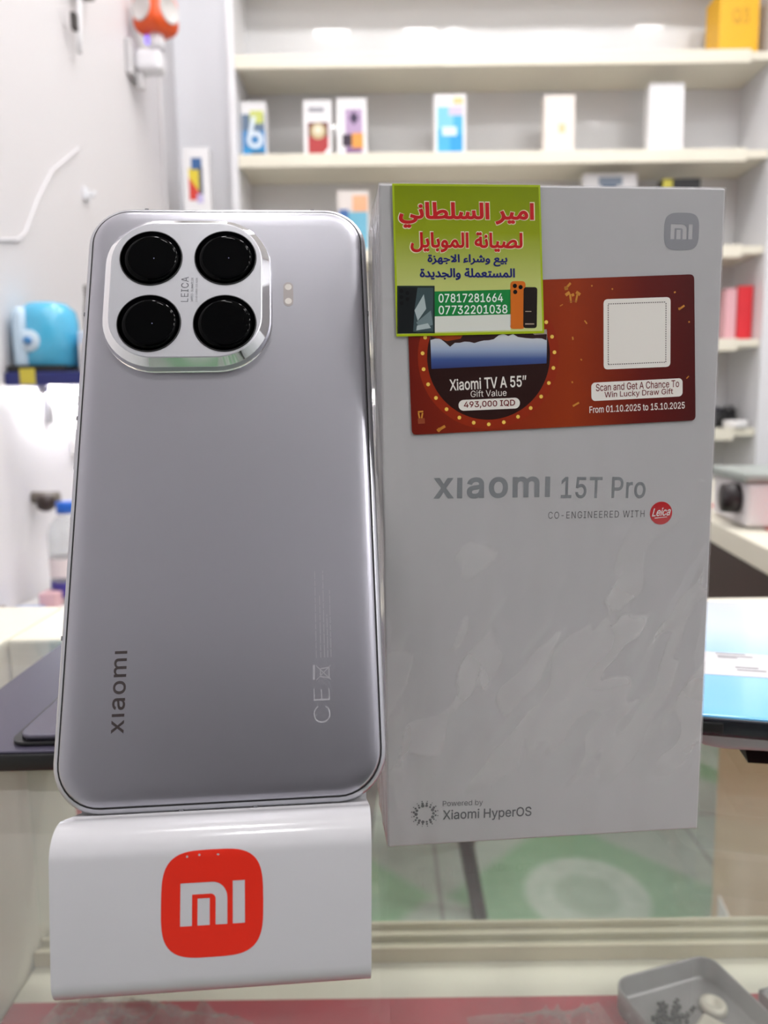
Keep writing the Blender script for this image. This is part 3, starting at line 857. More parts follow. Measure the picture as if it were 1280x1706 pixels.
for (u, v, w_, h_, a) in ((48.6, 152.7, 2.2, .6, .8), (48.2, 152.2, .9, .9, .2), (49.4, 149.6, .5, 2.2, .15), (51.0, 149.7, .5, 2.2, -.2), (48.6, 150.8, 1.3, .8, .6), (51.4, 150.9, 1.3, .8, -.6), (50.0, 150.5, .7, .7, .4),
                          (47.0, 147.9, .9, .25, .5), (79.4, 147.3, 1.8, .5, .6), (78.8, 147.0, .6, .6, .1), (51.4, 122.4, 1.9, .5, .5), (81.8, 129.2, .9, .3, .8), (15.4, 116.6, 2.4, .7, .5), (14.8, 116.2, .9, .9, .8),
                          (9.6, 120.0, .4, 1.4, .2), (10.4, 120.0, .4, 1.4, -.2), (10.0, 121.0, 1.4, .4, .1), (53.6, 143.6, .35, 1.1, .7), (55.0, 152.8, .4, .4, .3), (60.5, 152.0, .4, .4, .6), (77.4, 151.2, .5, .4, .4), (81.6, 143.6, .4, .4, .3),
                          (50.2, 139.5, .4, .8, .2), (52.6, 134, .35, .5, .9), (50.3, 128.2, .4, .5, .3)):
    quad(u, v, w_, h_, a, 0)
for (u, v, w_, h_, a) in ((10.2, 118.6, 1.8, 1.4, .05), (50.1, 148.9, 2.6, .25, .05)): quad(u, v, w_, h_, a, 1)
tx.build('offer_lettering', [WPR, MAROON, mat('gold_print', (206, 140, 56), 0.35), mat('rust_print', (150, 70, 40), 0.4)], promo)

# ------------------------------------------------------------------ dark tablet behind the phone (left)
def slab(mb, W, Lh, R_, prof, mi=0, o=(0, 0, 0)):
    rings = []
    for ins, z in prof:
        rings.append([Vector((u + o[0], v + o[1], z + o[2])) for u, v in rrect(-W / 2 + ins, -Lh / 2 + ins, W / 2 - ins, Lh / 2 - ins, max(R_ - ins, .0005), 8)])
    return mb.loft(rings, mi, True, True)
tb = thing('tablet', 'dark slate tablet lying back side up on the glass behind the silver phone', 'tablet', (-.088, .316, G + .0002), .02)
slab(MB(), .156, .150, .012, [(.0006, 0), (0, .0008), (0, .0052), (.0004, .0061)]).build('edge_frame', mat('tablet_black', (16, 17, 20), 0.35), tb)
slab(MB(), .1546, .1486, .0114, [(0, .0060), (.0002, .0068), (.0006, .0070)]).build('back_panel', mat('tablet_slate', (78, 74, 92), 0.32, metal=0.3, noise_amt=.08, noise_scale=900), tb)
ti = MB()
slab(ti, .074, .062, .006, [(0, .0068), (0, .0085)], 0, (-.009, -.0395, 0))
slab(ti, .071, .059, .0055, [(0, .0085), (0, .0100), (.0004, .0104)], 1, (-.008, -.0395, 0))
ti_o = ti.build('camera_island', [BLACKP, mat('tablet_island', (96, 92, 108), 0.15, metal=.3)], tb)
for a, b in ((-.026, -.051), (-.026, -.026)):
    MB().lathe([(.0075, .0104), (.0075, .0118), (.0062, .0120), (.0060, .0114), (.0002, .0114)], (a, b, 0), 32).build('lens_ring', mat('lens_chrome', (200, 198, 206), 0.12, metal=.8), ti_o)

# ------------------------------------------------------------------ stacked phones (right)
def lying_phone(name, label, loc, rz, W, Lh, th, backm, framem, R_=.010):
    t = thing(name, label, 'smartphone', loc, rz)
    slab(MB(), W, Lh, R_, [(.0010, 0), (.0002, .0006), (0, .0018), (0, th - .0018), (.0003, th - .0007)]).build('frame', framem, t)
    slab(MB(), W - .0006, Lh - .0006, R_, [(0, th - .0007), (.0006, th - .0001), (.0014, th)]).build('back_panel', backm, t)
    return t
rzB = -.24
dirB = Vector((sin(-rzB), cos(rzB), 0)); perB = Vector((cos(rzB), sin(rzB), 0))
BLUE = ramp_mat('blue_film_back', 'Y', -.08, .08, [(0, (112, 188, 236)), (.3, (150, 208, 244)), (.65, (206, 226, 244)), (1, (226, 234, 246))], .12, .5)
ncorner = Vector((.153, .214, 0))
cB = ncorner - perB * .0375 + dirB * .0785
bp_ = lying_phone('smartphone', 'pale blue smartphone with a white label lying on top of a silver phone', (cB.x, cB.y, G + .0160), rzB, .075, .157, .0072, BLUE, mat('blue_phone_frame', (60, 62, 68), 0.25, metal=.7))
lbm = MB().box((.003, -.024, .0073), (.066, .028, .0001))
for yy, x0, x1 in ((-.0115, .001, .012), (-.0145, .001, .014), (-.0165, .001, .008), (-.028, .005, .013), (-.031, .005, .015), (-.014, .020, .030), (-.018, .021, .030), (-.030, .024, .030)):
    lbm.box(((x0 + x1) / 2, yy, .00737), (x1 - x0, .0011, .00004), mi=1)
lb_o = lbm.build('white_label', [mat('label_card', (206, 204, 208), .5), mat('label_grey', (120, 118, 124), .6)], bp_)
MB().box((-.014, -.0782, .0034), (.0105, .0012, .0034), .0005).build('charging_port', mat('port_black', (3, 3, 4), .5), bp_)
rzS = -.17
dS = Vector((sin(-rzS), cos(rzS), 0)); pS = Vector((cos(rzS), sin(rzS), 0))
nS = Vector((.1015, .2355, 0))
cS = nS + pS * .0375 + dS * .078
sp_ = lying_phone('smartphone', 'silver smartphone with speaker holes lying under the pale blue phone', (cS.x, cS.y, G + .0080), rzS, .075, .156, .0078, mat('silver_back', (150, 152, 156), .3, metal=.6), mat('silver_frame', (206, 208, 212), .4, metal=.1), .013)
for k in range(5):
    MB().lathe([(.0008, 0), (.0008, .0004), (.00001, .0004)], (-.004 + .0032 * k, -.0779, .0041), 16, rot=Matrix.Rotation(pi / 2, 3, 'X')).build('speaker_hole', mat('port_black', (3, 3, 4), .5), sp_)
bs = thing('phone_cradle', 'black wedge shaped cradle on the glass carrying two stacked phones', 'phone cradle', (.165, .30, G + .0001), rzS)
MB().prism([(-.066, .0), (-.058, .0075), (.05, .0075), (.055, 0)], lambda u, v, d: (d, u, v), -.03, .040).build('wedge', BLACKP, bs)
MB().box((.009, -.05, .0077), (.05, .012, .0003), .0001).build('grip_pad', mat('rubber_dark', (30, 30, 32), .8), bs)

# ------------------------------------------------------------------ inside the case: tray, screws, plastic bags
tz = .7524
TC, TR_ = Vector((.162, .333, tz)), .30
tray = thing('parts_tray', 'grey rounded metal parts tray on the red liner inside the glass case', 'tray', TC, TR_)
tw, tl = .064, .082
TRAYM = mat('tray_grey', (150, 146, 148), .35, metal=.4)
tm_ = MB()
def trr(ins, z, r): return [Vector((u, v, z)) for u, v in rrect(-tw / 2 + ins, -tl / 2 + ins, tw / 2 - ins, tl / 2 - ins, r, 8)]
tm_.loft([trr(.002, 0, .008), trr(0, .001, .010), trr(0, .0135, .010), trr(.0006, .0142, .0094), trr(.0014, .0135, .0086), trr(.0016, .003, .0084), trr(.003, .002, .007)], 0, True, True)
tm_.build('pan', TRAYM, tray)
MB().lathe([(.007, .002), (.007, .005), (.004, .0065), (.003, .004), (.0003, .004)], (.016, .018, 0.0002), 24).build('boss', mat('tray_pale', (214, 206, 192), .4, metal=.2), tray)
MB().box((.006, .004, .004), (.012, .018, .004), .0012, rot=Matrix.Rotation(.5, 3, 'Z')).build('boss', mat('tray_pale', (214, 206, 192), .4, metal=.2), tray)
rk = thing('component_rack', 'grey slotted component rack right of the parts tray in the glass case', 'rack', (.243, .325, tz), .30)
rb_ = MB().span((-.034, -.045, 0), (.034, .045, .004), .001)
for yy in (-.045, -.02, .005, .03, .042): rb_.span((-.034, yy, .004), (.034, yy + .003, .011), .0006)
for xx in (-.034, -.012, .010, .031): rb_.span((xx, -.045, .004), (xx + .003, .045, .011), .0006)
rb_.build('frame', TRAYM, rk)
for xx in (-.0215, .0005, .022):
    for yy in (-.031, -.006, .019): MB().box((xx, yy, .0055), (.017, .020, .003), .001).build('pale_tile', mat('tray_pale', (214, 206, 192), .4, metal=.2), rk)
for k in range(40):
    a = rnd.uniform(0, 6.28); r_ = rnd.random() ** .5
    px_, py_ = -.009 + .0125 * r_ * cos(a), .019 + .0065 * r_ * sin(a)
    s = MB().lathe([(.0003, 0), (.0007, .0004), (.0007, .0026), (.0013, .0027), (.0013, .0034), (.0002, .0036)], (0, 0, 0), 8, rot=Matrix.Rotation(rnd.uniform(0, 1.5), 3, 'X'))
    o = s.build('screw', mat('screw_black', (22, 22, 26), .35, metal=.6))
    o.location = TC + Matrix.Rotation(TR_, 3, 'Z') @ Vector((px_, py_, .0026 + rnd.uniform(0, .003)))
    o.rotation_euler = (0, 0, rnd.uniform(0, 6.28))
    tag(o, 'tiny black screw in the small heap inside the grey parts tray', 'screw', 'black screws in the parts tray')
BAG = film_mat('crinkled_polythene', (.93, .92, .92), .22, .07, dust_veil=.12, dust_veil_scale=200)
def bag(name, label, c, sx, sy, h_, seed, rz):
    mb = MB(); N = 90; P = []
    for j in range(N + 1):
        for i in range(N + 1):
            x = (i / N - .5) * 2; y = (j / N - .5) * 2
            r_ = max(abs(x), abs(y))
            hh = (1 - r_ ** 3) * (.35 + .65 * abs(noise.noise(Vector((x * 2.2 + seed, y * 2.2, seed))) * 1.5 + .6 * noise.noise(Vector((x * 6, y * 6 + seed, 3))) + .35 * noise.noise(Vector((x * 13, y * 13 + seed, 7)))))
            ex = 1 + .18 * noise.noise(Vector((atan2(y, x) * 1.5, seed, 0)))
            P.append((x * sx * ex, y * sy * ex, max(.0004, hh * h_)))
    mb.add(P, [[j * (N + 1) + i, j * (N + 1) + i + 1, (j + 1) * (N + 1) + i + 1, (j + 1) * (N + 1) + i] for j in range(N) for i in range(N)], 0, False)
    o = mb.build(name, BAG, None, recalc=False); o.location = c; o.rotation_euler = (0, 0, rz)
    return tag(o, label, 'plastic bag')
bag('plastic_bag', 'crumpled clear plastic bag on the red liner left of the parts tray', (.083, .322, .7524), .036, .036, .020, 3.3, .15)
bag('plastic_bag', 'crumpled clear plastic bag on the liner below the white phone stand', (-.135, .322, .7524), .055, .042, .026, 8.8, -.2)

# ------------------------------------------------------------------ seen through the glass: things on the floor
stl = thing('stool', 'dark metal stool standing on the patterned floor behind the counter', 'stool', (.06, 1.60, 0), 0)
MB().lathe([(.001, .50), (.13, .50), (.14, .51), (.14, .53), (.13, .545), (.001, .55)], n=36).build('seat', mat('stool_seat', (30, 30, 34), .5), stl)
for ax_, ay_ in ((.135, -.144), (.144, .135), (-.135, .144), (-.144, -.135)):
    MB().tube([(ax_ * .35, ay_ * .35, .505), (ax_, ay_, 0.0)], .017, 12).build('leg', mat('stool_metal', (44, 46, 54), .4, metal=.3), stl)
crate = thing('bin', 'tall red plastic bin on the floor behind the counter at left', 'bin', (-.258, .885, 0), 0)
RBIN = mat('bin_red', (176, 44, 50), .5)
cm = MB()
cm.span((-.13, -.105, .0), (.13, .105, .012), .003)
for a, b in (((-.13, -.105, .01), (.13, -.097, .745)), ((-.13, .097, .01), (.13, .105, .745)), ((-.13, -.097, .01), (-.122, .097, .745)), ((.122, -.097, .01), (.13, .097, .745))):
    cm.span(a, b, .003)
cm.build('tub', RBIN, crate)
MB().span((-.136, -.112, .722), (.136, -.1052, .75), .002).build('rim', RBIN, crate)

# ------------------------------------------------------------------ left: work desk, bottle, shelf with lamp, wall things
desk = thing('work_desk', 'white work desk along the left wall under the blue shelf', 'desk', (-.5, 1.70, 0), 0)
MB().span((-.188, -.66, .70), (.16, .66, .73), .003).build('desk_top', mat('desk_white', (228, 226, 222), .4), desk)
for a, b in ((-.16, -.62), (.13, -.62), (-.16, .62), (.13, .62)):
    MB().span((a - .02, b - .02, 0), (a + .02, b + .02, .6995), .003).build('leg', mat('desk_leg', (196, 194, 190), .5), desk)
MB().span((-.13, -.635, .05), (.10, -.62, .699)).build('end_panel', mat('desk_panel', (176, 170, 168), .5), desk)
bt = thing('bottle', 'clear plastic bottle with a blue cap and blue label on the desk', 'bottle', (-.602, 1.38, .7305), 0)
MB().lathe([(.001, 0), (.030, 0), (.034, .004), (.034, .128), (.030, .145), (.014, .165), (.014, .172)], n=32, caps=False).build('body', film_mat('bottle_pet', (.93, .95, .97), .08, .08, dust_veil=.22, dust_veil_scale=20), bt)
MB().lathe([(.0345, .012), (.0345, .040)], n=32, caps=False).build('label', mat('bottle_label', (60, 50, 140), .4), bt)
MB().lathe([(.0344, .05), (.0344, .085)], n=32, caps=False).build('upper_label', mat('bottle_label_pale', (226, 214, 214), .4), bt)
MB().lathe([(.0165, .168), (.0165, .188), (.015, .190), (.001, .190)], n=28).build('cap', mat('cap_blue', (14, 96, 200), .35), bt)
MB().lathe([(.017, .163), (.017, .168)], n=28, caps=False).build('neck_ring', mat('ring_white', (232, 232, 236), .4), bt)
pap = [('paper_sheet', (220, 196, 170), (-.655, 1.12), .05, .09, .2, 'tan paper sheet lying on the white desk'), ('paper_sheet', (236, 224, 226), (-.60, 1.14), .05, .08, -.15, 'pinkish white paper sheet lying on the white desk'), ('notebook', (150, 170, 210), (-.645, 1.28), .05, .07, .1, 'pale blue notebook on the desk left of the bottle')]
for nm, c_, (a, b), w_, l_, rz, lab in pap:
    o = MB().box((0, 0, .003), (w_, l_, .006 if nm == 'notebook' else .002), .0005).build(nm, mat(nm + str(c_[0]), c_, .7))
    o.location = (a, b, .7301 + (0 if nm == 'notebook' else -.002)); o.rotation_euler = (0, 0, rz); tag(o, lab, 'notebook' if nm == 'notebook' else 'paper')
for nm, c_, (a, b, h_), lab in (('small_box', (150, 140, 128), (-.672, 1.22, .02), 'small grey brown box on the desk near the left wall'), ('small_box', (222, 180, 184), (-.62, 1.34, .02), 'small pink box beside the bottle on the desk')):
    t_ = thing(nm, lab, 'box', (a, b, .7301)); MB().span((-.016, -.02, 0), (.016, .02, h_), .001).build('tray', mat('sb%d' % c_[0], c_, .6), t_); MB().span((-.0165, -.0205, h_), (.0165, .0205, h_ + .006), .001).build('lid', mat('sb%d' % c_[0], c_, .6), t_)

sh = thing('wall_shelf', 'navy blue wall shelf with a yellow tag and a lamp tube beneath', 'shelf', (XL + .001, 1.36, 1.136), 0)
MB().span((0, 0, 0), (.142, .62, .024), .003).build('board', mat('navy_laminate', (34, 42, 108), .35), sh)
MB().span((.004, .004, .0241), (.108, .58, .036), .002).build('black_mat', BLACKP, sh)
MB().span((.030, -.0025, .002), (.058, -.0002, .030), .0008).build('yellow_tag', mat('tag_yellow', (206, 190, 70), .6), sh)
for yy in (.15, .50): MB().span((.0, yy, -.07), (.012, yy + .02, -.0005), .001).build('bracket', mat('steel', (170, 170, 172), .3, metal=.9), sh)
lt = thing('lamp_tube', 'white LED lamp tube fixed under the navy shelf', 'lamp', (XL + .05, 1.42, 1.128), 0)
MB().tube([(0, 0, 0), (0, .5, 0)], .006, 12).build('tube', mat('tube_glow', (255, 252, 248), .5, emit=55), lt)
for yy in (-.012, .502): MB().box((0, yy, .001), (.016, .018, .013), .002).build('end_cap', WHITE, lt)
jr = thing('water_jug', 'blue domed plastic jug with a clear left side on the navy shelf', 'jug', (-.632, 1.43, 1.1722), 0)
MB().lathe([(.001, 0), (.050, 0), (.054, .004), (.054, .085), (.050, .104), (.036, .117), (.012, .121), (.001, .1215)], n=40).build('body', mat('jug_blue', (84, 186, 226), .22, coat=.4), jr)
MB().lathe([(.02, -.001), (.02, .002), (.018, .004), (.001, .004)], (-.014, -.0525, .045), 24, rot=Matrix.Rotation(pi / 2, 3, 'X')).build('spout_collar', mat('jug_pale', (206, 224, 238), .3), jr)
MB().lathe([(.007, .003), (.007, .010), (.001, .011)], (-.014, -.0525, .045), 20, rot=Matrix.Rotation(pi / 2, 3, 'X')).build('spout', mat('jug_spout', (60, 130, 190), .3), jr)
sj = thing('water_jug', 'pale clear plastic jug at the left end of the navy shelf', 'jug', (-.664, 1.364+.022, 1.1722), 0)
o = MB().lathe([(.001, 0), (.0135, 0), (.0145, .003), (.0145, .09), (.010, .105), (.001, .108)], n=28).build('body', mat('jug_frost', (196, 218, 236), .25), sj)
wb = thing('carton', 'small white carton on the right edge of the navy shelf', 'box', (-.556, 1.43, 1.1602), 0)
MB().span((-.010, -.03, 0), (.010, .03, .075), .002).build('body', WHITE_CARD, wb); MB().span((-.0102, -.0302, .052), (.0102, .0302, .0755), .002).build('lid', mat('carton_blueish', (206, 220, 240), .5), wb)
dc = MB().tube([(-.585, 1.50, 1.335), (-.580, 1.49, 1.31), (-.575, 1.47, 1.285), (-.572, 1.46, 1.26), (-.571, 1.455, 1.236)], .004, 8).build('cable', mat('cable_dark', (70, 66, 64), .5))
tag(dc, 'thin dark cable end standing up beside the blue jug near the phone edge', 'cable')
kb = thing('wall_fixture', 'dark brown knob on a grey bracket fixed to the left wall above the desk', 'knob', (XL, 1.44, .91), 0)
MB().lathe([(.012, 0), (.012, .05), (.001, .05)], (0, 0, .012), 20, rot=Matrix.Rotation(pi / 2, 3, 'Y')).build('bracket', mat('knob_grey', (120, 112, 104), .5), kb)
MB().lathe([(.006, 0), (.016, .006), (.018, .02), (.012, .032), (.001, .034)], (.03, -.012, -.014), 24).build('knob', mat('knob_brown', (52, 38, 32), .4), kb)
sw_ = thing('wall_switch', 'small grey switch on the bright left wall under the navy shelf', 'switch', (XL, 1.66, 1.015), 0)
MB().span((0, -.035, -.02), (.009, .035, .02), .003).build('plate', mat('switch_plate', (216, 214, 212), .4), sw_)
MB().span((.009, -.012, -.010), (.013, .012, .010), .001).build('rocker', mat('switch_rocker', (160, 158, 156), .4), sw_)

# wall cable and hook, plugs
CABW = mat('cable_wall_white', (224, 222, 225), .5)
wc = MB().tube([(XL + .003, 1.30, 1.375), (XL + .003, 1.387, 1.398), (XL + .003, 1.45, 1.412), (XL + .003, 1.482, 1.433), (XL + .003, 1.55, 1.517), (XL + .003, 1.624, 1.592), (XL + .003, 1.70, 1.64), (XL + .003, 1.777, 1.69)], .0024, 8).build('cable', CABW)
tag(wc, 'white cable running up the left wall', 'cable')
hk = thing('wall_hook', 'small white hook on the left wall near the end of the cable', 'hook', (XL, 1.80, 1.595), 0)
MB().box((.004, 0, 0), (.008, .03, .03), .003).build('plate', WHITE, hk); MB().tube([(.008, 0, 0), (.02, 0, -.004), (.024, 0, .008)], .004, 8).build('peg', WHITE, hk)
bpg = thing('power_adapter', 'dark grey wall adapter with a white hanging cable, top left', 'adapter', (XL, 1.80, 2.05), 0)
MB().span((0, -.05, -.015), (.035, .05, .06), .006).build('body', mat('adapter_grey', (128, 126, 128), .5), bpg)
MB().tube([(.02, -.01, -.01), (.022, -.02, -.06), (.02, -.025, -.12), (.02, -.03, -.16)], .006, 8).build('cable', mat('cable_white', (232, 231, 234), .5), bpg)
MB().box((.024, -.06, -.11), (.014, .018, .036), .004).build('connector', mat('connector_dark', (66, 62, 60), .5), bpg)

wa = thing('power_adapter', 'white wall charger plugged in below the orange power cube', 'adapter', (XL, 2.19, 2.055), 0)
MB().box((.058, 0, .0), (.075, .06, .055), .012).build('body', mat('charger_white', (234, 233, 238), .4), wa)
MB().span((0, -.045, -.045), (.02, .045, .05), .006).build('wall_plate', mat('plate_grey', (196, 194, 196), .5), wa)
MB().box((.03, -.01, -.05), (.02, .02, .05), .006).build('plug_stub', mat('plate_grey', (186, 184, 186), .5), wa)
pc = thing('power_cube', 'round cornered orange power cube with grey sockets, high on the left wall', 'power outlet', (-.613, 2.19, 2.178), radians(-30))
MB().box((0, 0, 0), (.104, .104, .104), .03, seg=5).build('body', mat('cube_orange', (226, 84, 22), .35), pc)
SOCKG = mat('socket_grey', (208, 204, 202), .4)
for c0, ry in (((0, -.0515, 0), Matrix.Rotation(pi / 2, 3, 'X')), ((.0515, 0, 0), Matrix.Rotation(pi / 2, 3, 'Y')), ((-.0515, 0, 0), Matrix.Rotation(-pi / 2, 3, 'Y')), ((0, 0, .0515), Matrix.Identity(3))):
    MB().lathe([(.034, 0), (.034, .0025), (.031, .0035), (.029, .0015), (.001, .0015)], c0, 32, rot=ry).build('socket', SOCKG, pc)
MB().tube([(0, 0, -.045), (0.0, 0.0, -.090)], .02, 16).build('neck', mat('charger_white', (234, 233, 238), .4), pc)
MB().box((-.022, -.012, -.062), (.012, .016, .022), .004).build('night_light', mat('violet_led', (150, 130, 250), .4, emit=1.0), pc)

# ------------------------------------------------------------------ shelving on the back wall
su = thing('shelf_unit', 'large white open shelf unit on the back wall holding phone boxes', 'shelf unit', (.37, 2.5, 0), 0)
def S(x, y, z): return (x - .37, y - 2.5, z)
SX0, SX1, SY0, SY1 = -.435, 1.205, 2.385, 2.600
GLOSSW = mat('gloss_white_laminate', (224, 224, 227), .3, coat=.55, noise_amt=.015, noise_scale=4)
MB().span(S(SX0, SY1, .02), S(SX1, SY1 + .018, 2.88)).build('back_panel', GLOSSW, su)
MB().span(S(SX0 - .022, SY0 - .004, .02), S(SX0, SY1 + .018, 2.88), .002).build('upright', mat('upright_white', (222, 222, 226), .4), su)
MB().span(S(SX1, SY0 - .004, .02), S(SX1 + .06, SY1 + .018, 2.88), .002).build('upright', mat('upright_white', (222, 222, 226), .4), su)
SHZ = (2.160, 1.876, 1.590, 1.303, 1.020, .70, .40, 2.48)
for z in SHZ:
    s_ = MB().span(S(SX0 + .001, SY0 + .012, z - .024), S(SX1 - .001, SY1 - .001, z), .001).build('shelf_board', CREAM, su)
    MB().span(S(SX0 + .001, SY0 - .004, z - .038), S(SX1 - .075, SY0 + .0115, z + .001), .002).build('front_lip', CREAM, s_)
cs = thing('corner_shelf', 'narrow white corner shelf between the left wall and the shelf unit', 'shelf', (-.575, 2.5, 1.665), 0)
MB().span((-.112, -.12, 0), (.117, .117, .02), .002).build('board', CREAM, cs); MB().span((-.112, -.128, -.012), (.117, -.1205, .021), .002).build('front_lip', CREAM, cs)

def pbox(label, x0, x1, y, z0, h, d=.045, col=(232, 231, 233), pics=(), rz=0, name='phone_box', cat='phone box', group='phone boxes on the back shelves'):
    t = thing(name, label, cat, ((x0 + x1) / 2, y, z0 + .0008), rz, group)
    w_ = x1 - x0
    MB().span((-w_ / 2, 0, 0), (w_ / 2, d, h), .0015).build('carton', mat('carton%s' % str(col), col, .45), t)
    mb = MB(); ms = []
    for k, (kind, c, a) in enumerate(pics):
        ms.append(mat('pic_%d_%d_%d' % c, c, .4))
        mp = lambda u, v, k=k: ((u - .5) * w_, -.0004 - .0003 * k, v * h)
        if kind == 'r': mb.flat([[(a[0], a[1]), (a[2], a[1]), (a[2], a[3]), (a[0], a[3])]], mp, k)
        elif kind == 'c': mb.flat([[(a[0] + a[2] * cos(q), a[1] + a[2] * w_ / h * sin(q)) for q in [2 * pi * i / 28 for i in range(28)]]], mp, k)
        elif kind == 'o': mb.flat([[(a[0] + a[2] * cos(q), a[1] + a[2] * w_ / h * sin(q)) for q in [2 * pi * i / 28 for i in range(28)]], [(a[0] + a[3] * cos(q), a[1] + a[3] * w_ / h * sin(q)) for q in [2 * pi * i / 28 for i in range(28)]]], mp, k)
        elif kind == 'p': mb.flat([list(a)], mp, k)
        elif kind == 't': put_text(mb, a[0], a[1], mp, k, .01)
    if pics: mb.build('cover_print', ms, t)
    return t
z2 = 1.876; z3 = 1.590
pbox('phone box with blue cover and big pale 6, far left of upper shelf', -.432, -.352, 2.43, z2, .172, pics=(
    ('r', (66, 130, 186), (.05, .02, .95, .78)), ('r', (38, 140, 200), (.05, .02, .95, .2)), ('r', (96, 116, 140), (.05, .5, .95, .78)), ('r', (196, 204, 110), (.38, .62, .9, .84)),
    ('o', (214, 226, 236), (.55, .34, .32, .16)), ('p', (214, 226, 236), ((.24, .36), (.45, .74), (.62, .74), (.42, .40))), ('r', (24, 74, 110), (.4, .03, .9, .14))))
pbox('phone box with a red picture and gold dial, left of the purple box', -.236, -.148, 2.43, z2, .174, pics=(
    ('r', (170, 52, 54), (.16, .04, .88, .62)), ('r', (104, 40, 36), (.16, .38, .88, .62)), ('c', (196, 180, 140), (.52, .47, .27)), ('c', (226, 220, 200), (.52, .49, .14)), ('p', (232, 231, 233), ((.6, .03), (.9, .03), (.9, .2))), ('r', (150, 150, 160), (.2, .80, .75, .87))))
pbox('phone box with a purple and orange picture, right of the red box', -.132, -.038, 2.43, z2, .178, pics=(
    ('r', (176, 150, 186), (.28, .05, .86, .82)), ('p', (52, 34, 70), ((.57, .55), (.74, .67), (.57, .79), (.42, .67))), ('r', (44, 26, 48), (.18, .2, .55, .40)), ('r', (222, 150, 66), (.5, .16, .88, .42)), ('r', (120, 80, 130), (.3, .05, .8, .17))))
pbox('white phone box with a bright blue picture and orange top mark', .172, .272, 2.43, z2, .186, pics=(
    ('r', (66, 172, 222), (.1, .06, .9, .80)), ('r', (120, 196, 232), (.1, .44, .6, .80)), ('r', (200, 190, 226), (.45, .66, .9, .80)), ('r', (20, 150, 216), (.5, .06, .9, .36)), ('r', (240, 200, 140), (.6, .84, .9, .94)), ('r', (214, 232, 244), (.25, .34, .7, .48))))
pbox('pale pinkish white phone box with a small orange dot', .515, .612, 2.43, z2, .180, col=(228, 220, 214), pics=(('r', (240, 196, 150), (.48, .38, .68, .52)),))
pbox('plain tall white phone box, rightmost on the upper shelf', .842, .951, 2.43, z2, .212, pics=(('r', (222, 220, 222), (.1, .86, .9, .87)),))
pbox('white box with a dark blue picture, partly behind the tall white box', .645, .815, 2.44, z3, .235, col=(230, 229, 232), pics=(
    ('r', (34, 48, 74), (.32, .2, .76, .80)), ('r', (70, 92, 120), (.34, .62, .62, .92)), ('r', (120, 134, 152), (.28, .84, .72, .95))))
pbox('black box with a yellow corner standing behind the tall white box', .892, 1.012, 2.43, z3, .214, col=(28, 28, 32), pics=(('r', (206, 196, 70), (.0, .86, .26, .99)),))
pbox('phone box with an orange and blue picture between phone and tall box', -.135, -.035, 2.43, z3, .19, col=(226, 218, 214), pics=(
    ('r', (110, 178, 204), (.3, .05, .95, .66)), ('r', (70, 110, 170), (.05, .3, .35, .70)), ('r', (238, 180, 140), (.48, .66, .95, .92))))
pbox('bright yellow box at the right end of the top shelf', 1.05, 1.172, 2.43, 2.161, .19, d=.10, col=(232, 176, 26), pics=(('t', (190, 140, 24), ('Q3', (.32, .48, .75, .72))),), name='yellow_box', cat='box', group=None)
pbox('phone box with a yellow, red and blue picture on the corner shelf', -.607, -.527, 2.39, 1.685, .215, pics=(
    ('r', (222, 200, 60), (.2, .42, .66, .72)), ('p', (206, 62, 50), ((.2, .28), (.62, .28), (.62, .38), (.2, .60))), ('r', (54, 96, 150), (.32, .70, .72, .86)), ('r', (70, 80, 104), (.6, .36, .74, .74)), ('r', (196, 186, 226), (.5, .24, .74, .36))))
pbox('red box standing on the right hand shelf beside the white upright', 1.152, 1.200, 2.44, 1.303, .172, d=.09, col=(214, 40, 50), name='red_box', cat='box', group=None)
pbox('pale pink box left of the red box on the right hand shelf', 1.112, 1.148, 2.44, 1.303, .165, d=.05, col=(222, 170, 178), name='pink_box', cat='box', group=None)
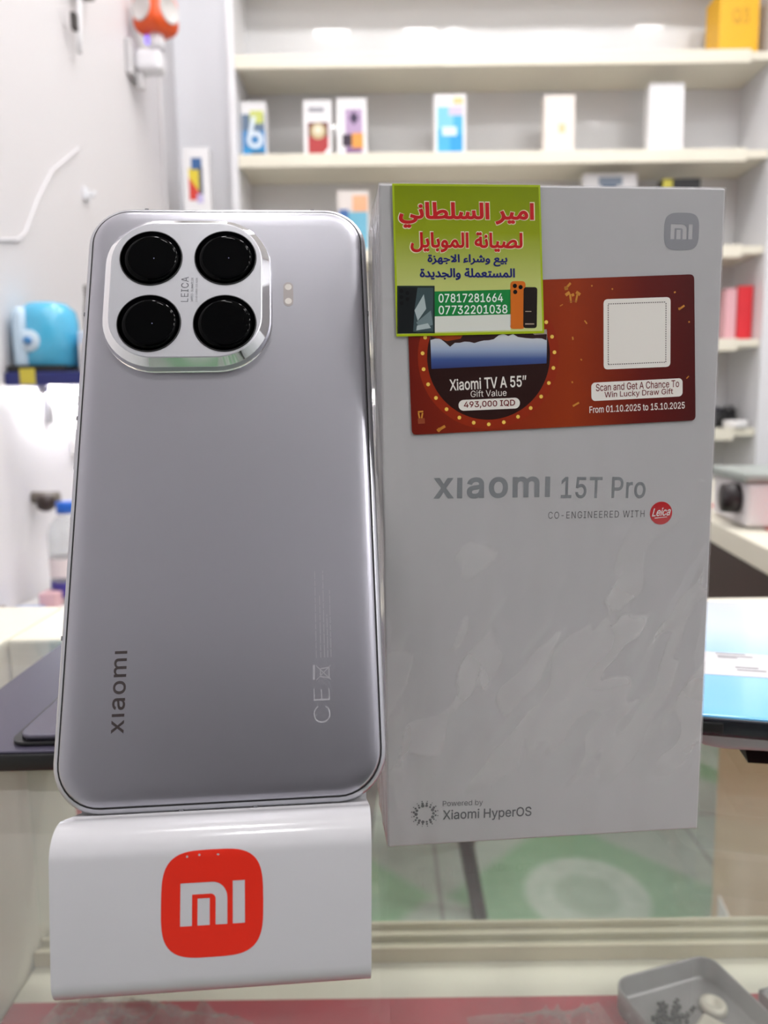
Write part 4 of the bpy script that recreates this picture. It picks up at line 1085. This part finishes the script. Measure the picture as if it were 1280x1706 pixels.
# dark handset cradle and tools on the lower right shelf
tp = thing('cable_heap', 'heap of black cables and adapters on the lower right shelf', 'cables', (1.105, 2.49, 1.0215), 0); tp['kind'] = 'stuff'
th_ = MB()
for k in range(14):
    a = rnd.uniform(0, 6.28); P = []
    for q in range(9):
        b_ = a + q * .55
        P.append((.08 * cos(b_) * rnd.uniform(.6, 1.05), .045 * sin(b_) * rnd.uniform(.6, 1), .008 + .075 * rnd.random() * (k / 14)))
    th_.tube(P, .0065, 8)
th_.build('cables', BLACKP, tp)
MB().box((.0, -.01, .045), (.09, .05, .05), .006, rot=Matrix.Rotation(.25, 3, 'Y')).build('adapter_block', mat('adapter_black', (30, 30, 38), .4), tp)
rl = thing('tape_roll', 'white roll lying in front of the black cables on the lower right shelf', 'roll', (1.155, 2.425, 1.0212), 0)
MB().lathe([(.016, 0), (.036, 0), (.038, .003), (.038, .022), (.036, .025), (.016, .025), (.016, 0)], n=32, caps=False).build('roll', WHITE_CARD, rl)

# ------------------------------------------------------------------ second counter on the right
sc_ = thing('side_counter', 'second counter on the right with cream edge and dark wooden front', 'counter', (.452, .853, 0), -.152)
MB().span((.012, -.10, .70), (.80, 1.0, .878), .002).build('cabinet', mat('dark_wood', (52, 24, 18), .45, noise_amt=.35, noise_scale=9), sc_)
BEIGE = mat('beige_wood', (214, 184, 148), .5, noise_amt=.06, noise_scale=14)
pd_ = MB().span((.006, -.10, 0), (.36, .17, .699), .003).build('pedestal', BEIGE, sc_)
MB().span((.0035, .02, .20), (.0055, .13, .38)).build('white_notice', WHITE_CARD, pd_)
MB().span((.70, .90, 0), (.78, .98, .699), .003).build('leg', BEIGE, sc_)
MB().span((0, -.11, .879), (.81, 1.01, .910), .002).build('counter_top', CREAM, sc_)
mt_ = MB().box((0, -.265, .001), (.70, .49, .002)).build('counter_mat', mat('mat_red', (206, 50, 62), .7, noise_amt=.05))
mt_.matrix_world = Matrix.Translation((.452, .853, .9101)) @ Matrix.Rotation(-.152, 4, 'Z') @ Matrix.Translation((.40, .455, 0))
tag(mt_, 'red mat covering the top of the second counter at right', 'mat')
dv = thing('receipt_printer', 'white desktop machine with a grey lid and black knob on the red mat', 'printer', (.565, 1.05, .9123), -.152)
MB().span((-.06, -.06, 0), (.10, .10, .062), .006).build('body', mat('printer_white', (214, 210, 212), .45), dv)
MB().span((-.066, -.064, .0625), (.105, .105, .076), .004).build('lid', mat('printer_lid', (150, 158, 154), .4), dv)
MB().lathe([(.001, 0), (.02, 0), (.022, .004), (.020, .022), (.001, .024)], (-.060, -.025, .038), 24, rot=Matrix.Rotation(-pi / 2, 3, 'Y')).build('knob', mat('printer_knob', (36, 28, 32), .4), dv)
